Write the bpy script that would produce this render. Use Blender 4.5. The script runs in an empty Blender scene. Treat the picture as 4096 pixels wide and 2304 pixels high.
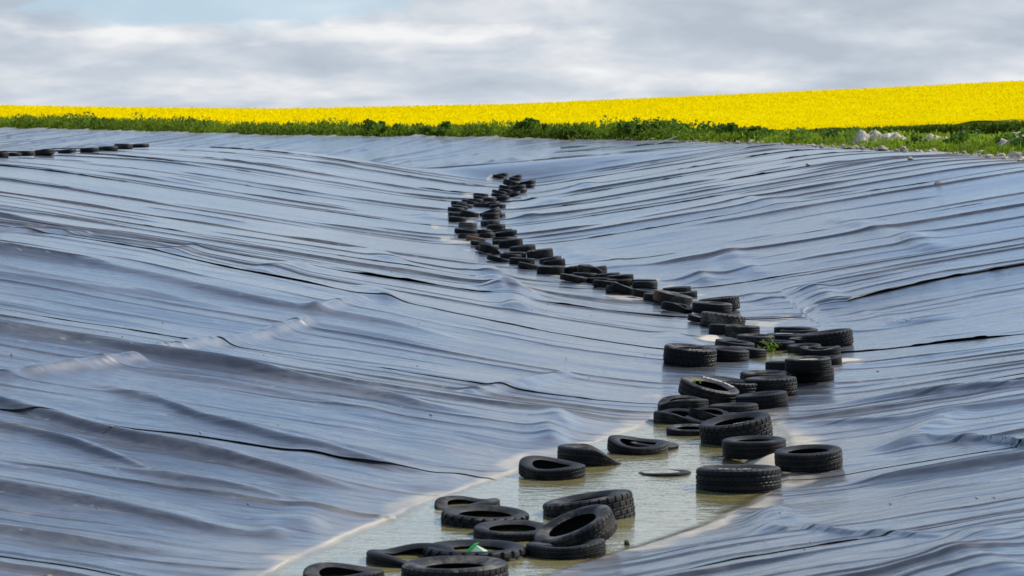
import bpy, math, random
import numpy as np
from mathutils import Matrix, Vector

# ------------------------------------------------------------------ camera, world, sun, exposure
SC = bpy.context.scene
COL = SC.collection
CAM_Z = 3.55
PITCH = math.radians(4.09)
LENS = 85.0
FPX = LENS / 36.0 * 4096.0
cam_data = bpy.data.cameras.new('camera')
cam = bpy.data.objects.new('camera', cam_data)
COL.objects.link(cam)
cam.location = (0, 0, CAM_Z)
cam.rotation_euler = (math.pi / 2 - PITCH, 0, 0)
cam_data.lens = LENS
cam_data.sensor_width = 36.0
cam_data.clip_start = 0.1
cam_data.clip_end = 6000
cam_data.dof.use_dof = True
cam_data.dof.focus_distance = 33.0
cam_data.dof.aperture_fstop = 4.5
SC.camera = cam

SUN_AZ = 62.0     # degrees to the right of the view direction (+Y)
SUN_EL = 43.0
SKY_STRENGTH = 0.15
EXPOSURE = 0.2

world = bpy.data.worlds.new('World')
SC.world = world
world.use_nodes = True
wt = world.node_tree
wt.nodes.clear()

def nd(tree, kind, **kw):
    n = tree.nodes.new(kind)
    for k, v in kw.items():
        if k == 'ins':
            for name, val in v.items():
                n.inputs[name].default_value = val
        else:
            setattr(n, k, v)
    return n

def math_node(tree, op, a, b=None, clamp=False):
    n = tree.nodes.new('ShaderNodeMath'); n.operation = op; n.use_clamp = clamp
    for i, v in enumerate((a, b)):
        if v is None:
            continue
        if isinstance(v, (int, float)):
            n.inputs[i].default_value = v
        else:
            tree.links.new(v, n.inputs[i])
    return n.outputs[0]

def mix_rgb(tree, fac, a, b, blend='MIX'):
    n = tree.nodes.new('ShaderNodeMix'); n.data_type = 'RGBA'; n.blend_type = blend
    for sock, v in ((n.inputs[0], fac), (n.inputs[6], a), (n.inputs[7], b)):
        if isinstance(v, (int, float)):
            sock.default_value = v
        elif isinstance(v, (tuple, list)):
            sock.default_value = (v[0], v[1], v[2], 1.0)
        else:
            tree.links.new(v, sock)
    return n.outputs[2]

def ramp(tree, fac, stops):
    n = tree.nodes.new('ShaderNodeValToRGB')
    cr = n.color_ramp
    while len(cr.elements) > 1:
        cr.elements.remove(cr.elements[-1])
    cr.elements[0].position = stops[0][0]
    for i, (p, c) in enumerate(stops):
        e = cr.elements[0] if i == 0 else cr.elements.new(p)
        e.position = p
        e.color = (c, c, c, 1) if isinstance(c, (int, float)) else (c[0], c[1], c[2], 1)
    tree.links.new(fac, n.inputs[0])
    return n.outputs[0]

def smooth01(tree, v, lo, hi):
    n = tree.nodes.new('ShaderNodeMapRange'); n.interpolation_type = 'SMOOTHERSTEP'
    tree.links.new(v, n.inputs[0])
    n.inputs[1].default_value = lo; n.inputs[2].default_value = hi
    return n.outputs[0]

def build_world():
    t = wt
    sky = nd(t, 'ShaderNodeTexSky', sky_type='NISHITA', sun_disc=False)
    sky.sun_elevation = math.radians(SUN_EL)
    sky.sun_rotation = math.radians(SUN_AZ)
    sky.altitude = 200.0
    sky.air_density = 1.0; sky.dust_density = 0.2; sky.ozone_density = 1.2
    tc = nd(t, 'ShaderNodeTexCoord')
    sep = nd(t, 'ShaderNodeSeparateXYZ')
    t.links.new(tc.outputs['Generated'], sep.inputs[0])
    x, y, z = sep.outputs
    # azimuth / elevation coordinates; elevation is compressed so that the layers thin towards the horizon
    az = math_node(t, 'ARCTAN2', x, y)
    el = math_node(t, 'ARCSINE', z)
    elc = math_node(t, 'MAXIMUM', el, 0.0)
    lv = math_node(t, 'LOGARITHM', math_node(t, 'ADD', math_node(t, 'MULTIPLY', elc, 26.0), 1.0), 2.718)
    def cloudnoise(sa, se, off, detail=6.0, rough=0.55, dist=0.4):
        c = nd(t, 'ShaderNodeCombineXYZ')
        t.links.new(math_node(t, 'MULTIPLY', az, sa), c.inputs[0])
        t.links.new(math_node(t, 'MULTIPLY', lv, se), c.inputs[1])
        c.inputs[2].default_value = off
        n = nd(t, 'ShaderNodeTexNoise', ins={'Scale': 1.0, 'Detail': detail, 'Roughness': rough, 'Distortion': dist})
        t.links.new(c.outputs[0], n.inputs['Vector'])
        return n.outputs[0]
    # cover: nearly closed low down, broken overhead (the ground is in sun, the water mirrors blue)
    cov = cloudnoise(3.2, 1.7, 3.7)
    thin = smooth01(t, el, 0.05, 0.5)
    cov = math_node(t, 'SUBTRACT', cov, math_node(t, 'MULTIPLY', thin, 0.10))
    # the blue opening high on the left of the view: flat-based, ragged
    rag = cloudnoise(42.0, 11.0, 9.1)
    gx = math_node(t, 'DIVIDE', math_node(t, 'ADD', az, 0.125), 0.085)
    gy = math_node(t, 'DIVIDE', math_node(t, 'SUBTRACT', el, 0.0475), 0.0125)
    g2 = math_node(t, 'ADD', math_node(t, 'MULTIPLY', gx, gx), math_node(t, 'MULTIPLY', gy, gy))
    gap = math_node(t, 'SUBTRACT', 1.25, math_node(t, 'ADD', g2, math_node(t, 'MULTIPLY', math_node(t, 'SUBTRACT', rag, 0.5), 1.6)))
    gapm = smooth01(t, gap, 0.0, 0.8)
    cover = smooth01(t, cov, 0.42, 0.60)
    low = smooth01(t, el, 0.20, 0.06)
    cover = math_node(t, 'MAXIMUM', cover, low)
    cover = math_node(t, 'MULTIPLY', cover, math_node(t, 'SUBTRACT', 1.0, math_node(t, 'MULTIPLY', gapm, 0.70)))
    # light and shade within the cloud deck: wide flat bands with puffy tops
    b1 = cloudnoise(19.0, 4.2, 14.2, 4.5, 0.45, 0.2)
    b2 = cloudnoise(78.0, 14.0, 5.3, 5.0, 0.5, 0.3)
    bb = math_node(t, 'ADD', math_node(t, 'MULTIPLY', b1, 0.84), math_node(t, 'MULTIPLY', b2, 0.16))
    # sunlit bank just under the opening
    k1 = math_node(t, 'DIVIDE', math_node(t, 'SUBTRACT', el, 0.0335), 0.0062)
    k2 = math_node(t, 'DIVIDE', math_node(t, 'ADD', az, 0.10), 0.16)
    bank = math_node(t, 'SUBTRACT', 1.0, math_node(t, 'ADD', math_node(t, 'MULTIPLY', k1, k1), math_node(t, 'MULTIPLY', k2, k2)))
    bank = math_node(t, 'ADD', bank, math_node(t, 'MULTIPLY', math_node(t, 'SUBTRACT', rag, 0.5), 2.2))
    bankm = smooth01(t, bank, 0.0, 1.1)
    bb = math_node(t, 'ADD', bb, math_node(t, 'MULTIPLY', bankm, 0.11))
    q1 = math_node(t, 'DIVIDE', math_node(t, 'SUBTRACT', az, .17), .13); q2 = math_node(t, 'DIVIDE', math_node(t, 'SUBTRACT', el, .037), .016)
    grey = smooth01(t, math_node(t, 'ADD', math_node(t, 'MULTIPLY', q1, q1), math_node(t, 'MULTIPLY', q2, q2)), 1.3, .0)
    bb = math_node(t, 'SUBTRACT', bb, math_node(t, 'MULTIPLY', grey, .11))
    bb = math_node(t, 'ADD', bb, math_node(t, 'MULTIPLY', smooth01(t, el, .014, .0), .06))
    cl = ramp(t, bb, [(0.33, (2.75, 3.12, 3.6)), (0.47, (3.35, 3.7, 4.15)), (0.56, (4.05, 4.25, 4.55)), (0.70, (5.2, 5.25, 5.3))])
    # thin high veil over the blue towards the horizon
    veil = mix_rgb(t, smooth01(t, el, .30, .04), sky.outputs[0], (2.95, 4.0, 4.75))
    col = mix_rgb(t, cover, veil, cl)
    bg = nd(t, 'ShaderNodeBackground', ins={'Strength': SKY_STRENGTH})
    t.links.new(col, bg.inputs[0])
    out = nd(t, 'ShaderNodeOutputWorld')
    t.links.new(bg.outputs[0], out.inputs[0])
build_world()

sun_data = bpy.data.lights.new('sun', 'SUN')
sun_data.energy = 4.3
sun_data.angle = math.radians(0.53)
sun_data.color = (1.0, 0.95, 0.87)
sun = bpy.data.objects.new('sun', sun_data)
COL.objects.link(sun)
_az, _el = math.radians(SUN_AZ), math.radians(SUN_EL)
SUN_DIR = Vector((math.sin(_az) * math.cos(_el), math.cos(_az) * math.cos(_el), math.sin(_el)))
sun.rotation_euler = SUN_DIR.to_track_quat('Z', 'Y').to_euler()
sun.location = (30, 20, 40)

vs = SC.view_settings
vs.view_transform = 'Standard'; vs.look = 'None'; vs.gamma = 1.0; vs.exposure = EXPOSURE
vs.use_curve_mapping = False
try:
    SC.cycles.use_denoising = True
    SC.cycles.max_bounces = 6
except Exception:
    pass

# ------------------------------------------------------------------ helpers
RNG = np.random.default_rng(7)
random.seed(7)

def tag(o, label=None, cat=None, group=None, kind=None):
    if label: o['label'] = label
    if cat: o['category'] = cat
    if group: o['group'] = group
    if kind: o['kind'] = kind
    return o

def _hash(ix, iy, seed):
    h = (ix.astype(np.int64) * 374761393 + iy.astype(np.int64) * 668265263 + seed * 974634777) & 0xFFFFFFFF
    h = ((h ^ (h >> 13)) * 1274126177) & 0xFFFFFFFF
    h = h ^ (h >> 16)
    return (h & 0xFFFFFF).astype(np.float64) / float(0xFFFFFF)

def noise2(x, y, seed=0):
    """smooth value noise, about -1..1"""
    x = np.asarray(x, dtype=np.float64); y = np.asarray(y, dtype=np.float64)
    ix = np.floor(x); iy = np.floor(y)
    fx = x - ix; fy = y - iy
    fx = fx * fx * fx * (fx * (fx * 6 - 15) + 10); fy = fy * fy * fy * (fy * (fy * 6 - 15) + 10)
    ix = ix.astype(np.int64); iy = iy.astype(np.int64)
    a = _hash(ix, iy, seed); b = _hash(ix + 1, iy, seed); c = _hash(ix, iy + 1, seed); d = _hash(ix + 1, iy + 1, seed)
    return 2 * ((a + (b - a) * fx) + ((c + (d - c) * fx) - (a + (b - a) * fx)) * fy) - 1

def fbm(x, y, seed=0, octv=3):
    s = 0; a = 1; tot = 0
    for i in range(octv):
        s = s + a * noise2(x * 2 ** i, y * 2 ** i, seed + i * 17); tot += a; a *= 0.5
    return s / tot

def sstep(x, lo, hi):
    t = np.clip((x - lo) / (hi - lo), 0, 1)
    return t * t * (3 - 2 * t)

def smin(a, b, k):
    h = np.clip(0.5 + 0.5 * (b - a) / k, 0, 1)
    return b + (a - b) * h - k * h * (1 - h)

def smax(a, b, k):
    return -smin(-a, -b, k)

def make_mesh(name, verts, faces, smooth=True, sharp=None):
    verts = np.asarray(verts, dtype=np.float32)
    me = bpy.data.meshes.new(name)
    if isinstance(faces, np.ndarray):
        n, k = faces.shape
        me.vertices.add(len(verts)); me.vertices.foreach_set('co', verts.ravel())
        me.loops.add(n * k); me.loops.foreach_set('vertex_index', faces.astype(np.int32).ravel())
        me.polygons.add(n)
        me.polygons.foreach_set('loop_start', np.arange(0, n * k, k, dtype=np.int32))
        me.polygons.foreach_set('loop_total', np.full(n, k, dtype=np.int32))
        me.update(calc_edges=True)
    else:
        me.from_pydata([tuple(map(float, v)) for v in verts], [], faces)
        me.update()
    if smooth:
        me.polygons.foreach_set('use_smooth', np.ones(len(me.polygons), dtype=bool))
    if sharp is not None:
        me.set_sharp_from_angle(angle=math.radians(sharp))
    me.validate()
    return me

def link(name, data, parent=None, mat=None):
    o = bpy.data.objects.new(name, data)
    COL.objects.link(o)
    if parent is not None:
        o.parent = parent
    if mat is not None and data is not None:
        if len(data.materials) == 0:
            data.materials.append(mat)
    return o

def set_attr(me, name, vals):
    a = me.attributes.new(name, 'FLOAT', 'POINT')
    a.data.foreach_set('value', np.asarray(vals, dtype=np.float32))

def grid_faces(nr, nc):
    i = np.arange(nr - 1)[:, None] * nc + np.arange(nc - 1)[None, :]
    i = i.ravel()
    return np.stack([i, i + 1, i + nc + 1, i + nc], axis=1)

# ------------------------------------------------------------------ the lie of the land (metres; camera at the origin, looking along +Y)
_left = np.array([(6, -3.2), (12, -3.0), (18.6, -1.98), (21.6, -1.02), (23.2, -.34), (26.3, .92), (27.7, 1.65), (30, 1.75), (33, 2.6), (36, 3.2), (41.5, 2.9),
                  (46, 1.75), (52, .1), (59, -1.45), (64, -1.9), (69, -1.95), (75, -1.6), (80, -1.5), (88, -.8), (97, -.7), (110, -.6), (300, -.6)])
_right = np.array([(6, -.9), (12, -.9), (17, -.3), (18.6, .25), (19.45, .87), (21.2, 1.96), (22.7, 2.58), (24.8, 2.95), (26.6, 3.1), (28, 3.2), (30, 3.6), (33, 4.6), (36, 5.0), (41.5, 4.7),
                   (46, 3.5), (52, 1.8), (59, .15), (64, -.3), (69, -.2), (75, .1), (80, 0.0), (88, .35), (97, .6), (110, .6), (300, .6)])
_floor = np.array([(6, 0), (27, 0), (30, .02), (36, .12), (41.5, .14), (46, .185), (52, .30), (59, .45), (69, .72), (80, .92), (97, 1.0), (300, 1.0)])
def _sm(tab, step=0.25, r=8):
    y = np.arange(tab[0, 0], 140, step); v = np.interp(y, tab[:, 0], tab[:, 1])
    k = np.hanning(2 * r + 3)[1:-1]; k /= k.sum()
    vp = np.concatenate([np.full(r, v[0]), v, np.full(r, v[-1])])
    return y, np.convolve(vp, k, 'valid')
_XL, _XR, _ZF = _sm(_left), _sm(_right), _sm(_floor)
RIM = np.array([(16.5, 20), (16.2, 35), (14.8, 50), (13.5, 60), (13.3, 66), (12.9, 73.6), (11.0, 93), (7.6, 108), (3.6, 116.5), (-3, 122), (-9, 127),
                (-20, 142), (-35, 166), (-52, 188), (-72, 195), (-80, 150), (-60, 80), (-36, 30), (-22, 5), (-6, -1.2), (6, -1.2), (14, 6)], dtype=float)

def rim_dist(X, Y):
    """signed distance to the rim of the basin, positive inside"""
    X = np.asarray(X, float); Y = np.asarray(Y, float)
    best = np.full(X.shape, 1e9); inside = np.zeros(X.shape, bool)
    n = len(RIM)
    for i in range(n):
        ax, ay = RIM[i]; bx, by = RIM[(i + 1) % n]
        dx, dy = bx - ax, by - ay
        t = np.clip(((X - ax) * dx + (Y - ay) * dy) / (dx * dx + dy * dy), 0, 1)
        best = np.minimum(best, np.hypot(X - ax - t * dx, Y - ay - t * dy))
        if ay != by:
            c = ((ay > Y) != (by > Y)) & (X < (bx - ax) * (Y - ay) / (by - ay) + ax)
            inside ^= c
    return np.where(inside, best, -best)

def z_rim(X, Y):
    return 2.4 + 0.22 * sstep(-X, 8, 34)

def basin(X, Y, rd=None):
    """liner surface without its folds"""
    X = np.asarray(X, float); Y = np.asarray(Y, float)
    if rd is None: rd = rim_dist(X, Y)
    xl = np.interp(Y, *_XL); xr = np.interp(Y, *_XR); zf = np.interp(Y, *_ZF)
    dl = np.maximum(xl - X, 0); dr = np.maximum(X - xr, 0)
    mid = np.clip((X - xl) / np.maximum(xr - xl, .1), 0, 1)
    dip = -(0.15 * sstep(-Y, -29, -25) + 0.035) * np.sin(np.pi * mid) ** 0.8
    dip = dip - 0.07 * np.exp(-((X - 4.0) / .75) ** 2 - ((Y - 35.2) / 1.3) ** 2)
    dip = dip + .20 * np.exp(-((X - 2.62) / .33) ** 2 - ((Y - 24.75) / .42) ** 2)
    nr_ = sstep(-Y, -31, -27)
    rl = .8 - .5 * nr_
    dip = dip + nr_ * .020 * fbm(X / .8, Y / 1.1, 57, 2)
    zl = zf + 0.157 * (np.sqrt(dl ** 2 + rl ** 2) - rl)
    zl = smin(zl, 2.32 + 0 * zl, .55)
    zr = zf + 0.168 * (np.sqrt(dr ** 2 + rl ** 2) - rl)
    zr = smin(zr, 2.46 + 0 * zr, .35)
    v = np.where(X < .5 * (xl + xr), zl, zr) + dip
    v = v - 0.11 * np.maximum(Y - (99 - 8 * sstep(-X, 7, 15)), 0) * sstep(-X, -3, 3)
    s = 0.085 + 0.45 * sstep(-Y, -99, -84)
    wall = z_rim(X, Y) - s * np.maximum(rd, 0)
    z = smax(v, wall, .25)
    return np.where(rd < 0, z_rim(X, Y) + 0.02 + 0.5 * np.maximum(rd, -3), smin(z, z_rim(X, Y) + .02, .12))

# the rape field behind: near edge, top of the crop there, and the hill crest behind
_UE = np.array([-.45, -.212, -.13, -.07, .035, .12, .212, .30, .45])
_YN = np.array([215, 178, 150, 135, 128, 126, 128, 130, 130])
_ZN = np.array([3.4, 3.30, 2.98, 2.92, 2.84, 2.90, 3.36, 3.75, 4.2])
_US = (np.array([-1400, 0, 300, 700, 1000, 1288, 1800, 2200, 2576, 3400]) - 1288) / 6082.0
_SS = np.array([40, 25, 20, 16, 22, 28, 50, 68, 86, 125]) / 6082.0
YC = 380.0
def crop_top(X, Y):
    Y1 = np.maximum(Y, 60); u = np.clip(X / Y1, -.44, .44)
    yn = np.interp(u, _UE, _YN); zn = np.interp(u, _UE, _ZN)
    zc = CAM_Z + np.interp(u, _US, _SS) * YC
    t = (Y1 - yn) / (YC - yn)
    z = zn + (zc - zn) * (1.3 * t - .3 * t * t)
    far = np.maximum(Y1 - YC, 0)
    z = np.where(Y1 > YC, zc - 0.00007 * far ** 2 / (1 + far / 600), z)
    return z, yn

def ground_z(X, Y, rd=None):
    X = np.asarray(X, float); Y = np.asarray(Y, float)
    if rd is None: rd = rim_dist(X, Y)
    zt, yn = crop_top(X, Y)
    fld = zt - 0.85
    ro = np.maximum(-rd, 0)
    f = sstep(ro / (ro + np.maximum(yn - Y, 0) + 1e-6), 0, 1)
    f = np.where(Y > yn, 1.0, f) * sstep(Y, 45, 70)
    out = z_rim(X, Y) * (1 - f) + fld * f
    bank = sstep(ro, .2, 1.6) * sstep(-ro, -26, -8) * (0.06 + 0.10 * (fbm(X / 3.1, Y / 5.0, 41) + .35))
    out = out + bank
    inn = basin(X, Y, rd) - 0.35 * sstep(rd, -.05, .5)
    return np.where(rd > 0, inn, out)

# rays of the photograph's camera (4096 x 2304 pixels) to find where things stand on the land
def ray(px, py):
    dx = (px - 2048) / FPX; dy = (1152 - py) / FPX
    v = np.array([dx, math.cos(PITCH) + dy * math.sin(PITCH), -math.sin(PITCH) + dy * math.cos(PITCH)])
    return v / v[1]

_TS = np.concatenate([np.arange(9, 60, .02), np.arange(60, 240, .06)])
def stand(px, py, water=None, lift=0.0, surf=basin):
    d = ray(px, py)
    X = d[0] * _TS; Y = _TS; Z = CAM_Z + d[2] * _TS
    h = surf(X, Y)
    if water is not None: h = np.maximum(h, water)
    k = np.argmax(Z <= h + lift)
    if Z[k] > h[k] + lift:
        k = int(np.argmin(Z - h))
    return float(X[k]), float(Y[k]), float(h[k] + lift)

# ------------------------------------------------------------------ materials
def new_mat(name):
    m = bpy.data.materials.new(name); m.use_nodes = True
    t = m.node_tree; t.nodes.clear()
    out = t.nodes.new('ShaderNodeOutputMaterial')
    b = t.nodes.new('ShaderNodeBsdfPrincipled')
    t.links.new(b.outputs[0], out.inputs[0])
    return m, t, b

def plain(name, col, rough=.7, spec=.4, var=.25, scale=8.0):
    m, t, b = new_mat(name)
    tc = t.nodes.new('ShaderNodeTexCoord')
    n = nd(t, 'ShaderNodeTexNoise', ins={'Scale': scale, 'Detail': 5.0})
    t.links.new(tc.outputs['Object'], n.inputs['Vector'])
    c = mix_rgb(t, n.outputs[0], tuple(v * (1 - var) for v in col), tuple(v * (1 + var) for v in col))
    t.links.new(c, b.inputs['Base Color'])
    b.inputs['Roughness'].default_value = rough
    b.inputs['Specular IOR Level'].default_value = spec
    return m

def pos_noise(t, sx, sy, sz, scale=1.0, detail=4.0, rough=.55, dist=0.0):
    g = t.nodes.new('ShaderNodeNewGeometry')
    mp = nd(t, 'ShaderNodeMapping'); mp.inputs['Scale'].default_value = (sx, sy, sz)
    t.links.new(g.outputs['Position'], mp.inputs[0])
    n = nd(t, 'ShaderNodeTexNoise', ins={'Scale': scale, 'Detail': detail, 'Roughness': rough, 'Distortion': dist})
    t.links.new(mp.outputs[0], n.inputs['Vector'])
    return n.outputs[0]

def liner_material():
    m, t, b = new_mat('black_plastic_liner')
    dust = pos_noise(t, .5, 1.4, .5, 1.0, 6.0, .6, .4)
    fine = pos_noise(t, 7, 14, 7, 1.0, 4.0, .6)
    d = smooth01(t, math_node(t, 'ADD', math_node(t, 'MULTIPLY', dust, .7), math_node(t, 'MULTIPLY', fine, .3)), .38, .66)
    base = mix_rgb(t, math_node(t, 'MULTIPLY', d, .8), (.026, .029, .036), (.088, .090, .097))
    spots = pos_noise(t, 5, 9, 5, 1.0, 2.0, .5)
    sp = smooth01(t, spots, .70, .74)
    base = mix_rgb(t, math_node(t, 'MULTIPLY', sp, .3), base, (.42, .36, .27))
    a = nd(t, 'ShaderNodeAttribute', attribute_name='mud')
    base = mix_rgb(t, a.outputs['Fac'], base, (.56, .48, .36))
    t.links.new(base, b.inputs['Base Color'])
    r = ramp(t, d, [(0, .40), (1, .56)])
    r = math_node(t, 'ADD', r, math_node(t, 'MULTIPLY', a.outputs['Fac'], .35))
    t.links.new(r, b.inputs['Roughness'])
    b.inputs['Specular IOR Level'].default_value = 1.0
    t.links.new(math_node(t, 'SUBTRACT', 1.0, math_node(t, 'MULTIPLY', a.outputs['Fac'], .95), clamp=True), b.inputs['Coat Weight'])
    b.inputs['Coat Roughness'].default_value = .17
    b.inputs['Coat IOR'].default_value = 1.55
    # fine creases along the strips
    n1 = pos_noise(t, .9, 5.5, 2.0, 1.0, 3.0, .55, .6)
    n2 = pos_noise(t, 2.4, 17.0, 4.0, 1.0, 3.0, .5, .4)
    hh = math_node(t, 'ADD', n1, math_node(t, 'MULTIPLY', n2, .30))
    bp = nd(t, 'ShaderNodeBump', ins={'Strength': .55, 'Distance': .03})
    t.links.new(hh, bp.inputs['Height'])
    t.links.new(bp.outputs[0], b.inputs['Normal']); t.links.new(bp.outputs[0], b.inputs['Coat Normal'])
    return m

def rubber_material(name, col=(.006, .006, .0063), dust_amt=.17, stain=None):
    m, t, b = new_mat(name)
    oi = t.nodes.new('ShaderNodeObjectInfo')
    tc = t.nodes.new('ShaderNodeTexCoord')
    add = nd(t, 'ShaderNodeVectorMath', operation='ADD')
    mul = nd(t, 'ShaderNodeVectorMath', operation='SCALE'); mul.inputs['Scale'].default_value = 37.0
    cmb = nd(t, 'ShaderNodeCombineXYZ')
    t.links.new(oi.outputs['Random'], cmb.inputs[0]); t.links.new(oi.outputs['Random'], cmb.inputs[1])
    t.links.new(cmb.outputs[0], mul.inputs[0])
    t.links.new(tc.outputs['Object'], add.inputs[0]); t.links.new(mul.outputs[0], add.inputs[1])
    n = nd(t, 'ShaderNodeTexNoise', ins={'Scale': 3.2, 'Detail': 6.0, 'Roughness': .62})
    t.links.new(add.outputs[0], n.inputs['Vector'])
    n2 = nd(t, 'ShaderNodeTexNoise', ins={'Scale': 26.0, 'Detail': 4.0, 'Roughness': .6})
    t.links.new(add.outputs[0], n2.inputs['Vector'])
    f = smooth01(t, n.outputs[0], .40, .72)
    f = math_node(t, 'MULTIPLY', f, math_node(t, 'ADD', .35, n2.outputs[0]))
    f = math_node(t, 'MULTIPLY', f, math_node(t, 'ADD', .15, math_node(t, 'MULTIPLY', math_node(t, 'POWER', oi.outputs['Random'], 2.0), 2.2)))
    f = math_node(t, 'MULTIPLY', f, dust_amt, clamp=True)
    c = mix_rgb(t, f, col, (.20, .175, .14))
    if stain is not None:
        sp = nd(t, 'ShaderNodeSeparateXYZ'); t.links.new(tc.outputs['Object'], sp.inputs[0])
        side = smooth01(t, math_node(t, 'ADD', math_node(t, 'MULTIPLY', sp.outputs[0], -1.0), math_node(t, 'MULTIPLY', math_node(t, 'SUBTRACT', n.outputs[0], .5), .9)), .12, .5)
        c = mix_rgb(t, math_node(t, 'MULTIPLY', side, .85), c, stain)
    t.links.new(c, b.inputs['Base Color'])
    t.links.new(ramp(t, n2.outputs[0], [(.3, .45), (.7, .65)]), b.inputs['Roughness'])
    b.inputs['Specular IOR Level'].default_value = .22
    bp = nd(t, 'ShaderNodeBump', ins={'Strength': .25, 'Distance': .01})
    t.links.new(n2.outputs[0], bp.inputs['Height'])
    t.links.new(bp.outputs[0], b.inputs['Normal'])
    return m

def water_material():
    m, t, b = new_mat('murky_olive_water')
    n = pos_noise(t, .9, 1.6, 1, 1.0, 4.0, .6, .5)
    c = mix_rgb(t, n, (.15, .128, .035), (.33, .29, .14))
    t.links.new(c, b.inputs['Base Color'])
    b.inputs['Roughness'].default_value = .06
    b.inputs['IOR'].default_value = 1.45
    w1 = pos_noise(t, 5.0, 11.0, 1, 1.0, 3.0, .55, .8)
    w2 = pos_noise(t, 17.0, 34.0, 1, 1.0, 2.0, .5, .3)
    b.inputs['Coat Weight'].default_value = .7; b.inputs['Coat Roughness'].default_value = .03; b.inputs['Coat IOR'].default_value = 1.45
    w0 = pos_noise(t, 1.5, 3.6, 1, 1.0, 3.0, .55, .8)
    h = math_node(t, 'ADD', math_node(t, 'ADD', w1, math_node(t, 'MULTIPLY', w2, .3)), math_node(t, 'MULTIPLY', w0, 1.6))
    bp = nd(t, 'ShaderNodeBump', ins={'Strength': .25, 'Distance': .03})
    t.links.new(h, bp.inputs['Height']); t.links.new(bp.outputs[0], b.inputs['Normal']); t.links.new(bp.outputs[0], b.inputs['Coat Normal'])
    # clear where it is only a film over the silt, murky where it is deeper
    a = nd(t, 'ShaderNodeAttribute', attribute_name='depth')
    fac = smooth01(t, math_node(t, 'ADD', a.outputs['Fac'], math_node(t, 'MULTIPLY', math_node(t, 'SUBTRACT', n, .5), .03)), -.004, .055)
    fac = math_node(t, 'ADD', .12, math_node(t, 'MULTIPLY', fac, .88))
    tr = t.nodes.new('ShaderNodeBsdfTransparent'); mx = t.nodes.new('ShaderNodeMixShader')
    t.links.new(fac, mx.inputs[0]); t.links.new(tr.outputs[0], mx.inputs[1]); t.links.new(b.outputs[0], mx.inputs[2])
    t.links.new(mx.outputs[0], [q for q in t.nodes if q.type == 'OUTPUT_MATERIAL'][0].inputs[0])
    return m

def leaf_material(name, c0, c1, trans=.25, attr='tint', spec=.2):
    m, t, b = new_mat(name)
    a = nd(t, 'ShaderNodeAttribute', attribute_name=attr)
    c = mix_rgb(t, a.outputs['Fac'], c0, c1)
    t.links.new(c, b.inputs['Base Color'])
    b.inputs['Roughness'].default_value = .8
    b.inputs['Specular IOR Level'].default_value = spec
    out = [n for n in t.nodes if n.type == 'OUTPUT_MATERIAL'][0]
    tr = t.nodes.new('ShaderNodeBsdfTranslucent'); t.links.new(c, tr.inputs[0])
    mx = t.nodes.new('ShaderNodeMixShader'); mx.inputs[0].default_value = trans
    t.links.new(b.outputs[0], mx.inputs[1]); t.links.new(tr.outputs[0], mx.inputs[2])
    t.links.new(mx.outputs[0], out.inputs[0])
    return m

def soil_material(name, c0, c1, sc=1.5):
    m, t, b = new_mat(name)
    n = pos_noise(t, 1, 1, 1, sc, 8.0, .65)
    n2 = pos_noise(t, 1, 1, 1, sc * 9, 4.0, .6)
    f = smooth01(t, math_node(t, 'ADD', math_node(t, 'MULTIPLY', n, .65), math_node(t, 'MULTIPLY', n2, .35)), .36, .64)
    t.links.new(mix_rgb(t, f, c0, c1), b.inputs['Base Color'])
    b.inputs['Roughness'].default_value = .9; b.inputs['Specular IOR Level'].default_value = .15
    bp = nd(t, 'ShaderNodeBump', ins={'Strength': .6, 'Distance': .06})
    t.links.new(n2, bp.inputs['Height']); t.links.new(bp.outputs[0], b.inputs['Normal'])
    return m

M = {
    'liner': liner_material(),
    'rubber': rubber_material('weathered_black_rubber'),
    'rubber_side': rubber_material('weathered_sidewall_rubber', (.011, .011, .0115), .42),
    'rubber_brown': rubber_material('mud_stained_rubber', (.024, .022, .019), .9, (.17, .088, .034)),
    'rubber_pale': rubber_material('grey_bleached_rubber', (.06, .06, .062), .9),
    'lining': plain('inner_rubber', (.012, .012, .012), .8, .2),
    'white_letter': plain('white_raised_lettering', (.72, .72, .70), .6, .3, .15, 30),
    'grey_letter': plain('faded_grey_lettering', (.42, .42, .44), .6, .3, .3, 30),
    'water': water_material(),
    'soil': soil_material('bare_soil', (.13, .105, .075), (.26, .22, .16)),
    'ground': soil_material('verge_ground', (.028, .045, .010), (.085, .085, .028), .6),
    'heap': soil_material('limestone_spoil', (.34, .28, .20), (.66, .58, .46), 2.2),
    'stone': soil_material('limestone', (.34, .28, .20), (.62, .54, .43), 4.0),
    'sand': soil_material('wet_sand', (.46, .38, .26), (.66, .58, .45), 3.0),
    'crop': None,
}

# ------------------------------------------------------------------ ground sheet, out to the horizon
def build_ground():
    ys = np.unique(np.concatenate([np.linspace(-1500, -20, 18), np.arange(-20, 55, 3.0), np.arange(55, 200, 0.7), np.arange(200, 420, 6), np.geomspace(420, 3200, 24)]))
    xs = np.unique(np.concatenate([-np.geomspace(60, 2600, 22), np.arange(-60, -18, 2.0), np.arange(-18, 32, .6), np.arange(32, 60, 3), np.geomspace(60, 2600, 22)]))
    X, Y = np.meshgrid(xs, ys)
    Z = ground_z(X, Y)
    me = make_mesh('ground', np.stack([X, Y, Z], -1).reshape(-1, 3), grid_faces(len(ys), len(xs)))
    tag(link('ground', me, None, M['ground']), kind='structure')
build_ground()

# ------------------------------------------------------------------ the liner: welded strips with folds
def P(*pts):
    """plan polyline of a fold seen in the photograph, found by standing its points on the slope"""
    out = [stand(x, y)[:2] for x, y in pts]
    return np.array(sorted(out))

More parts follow.
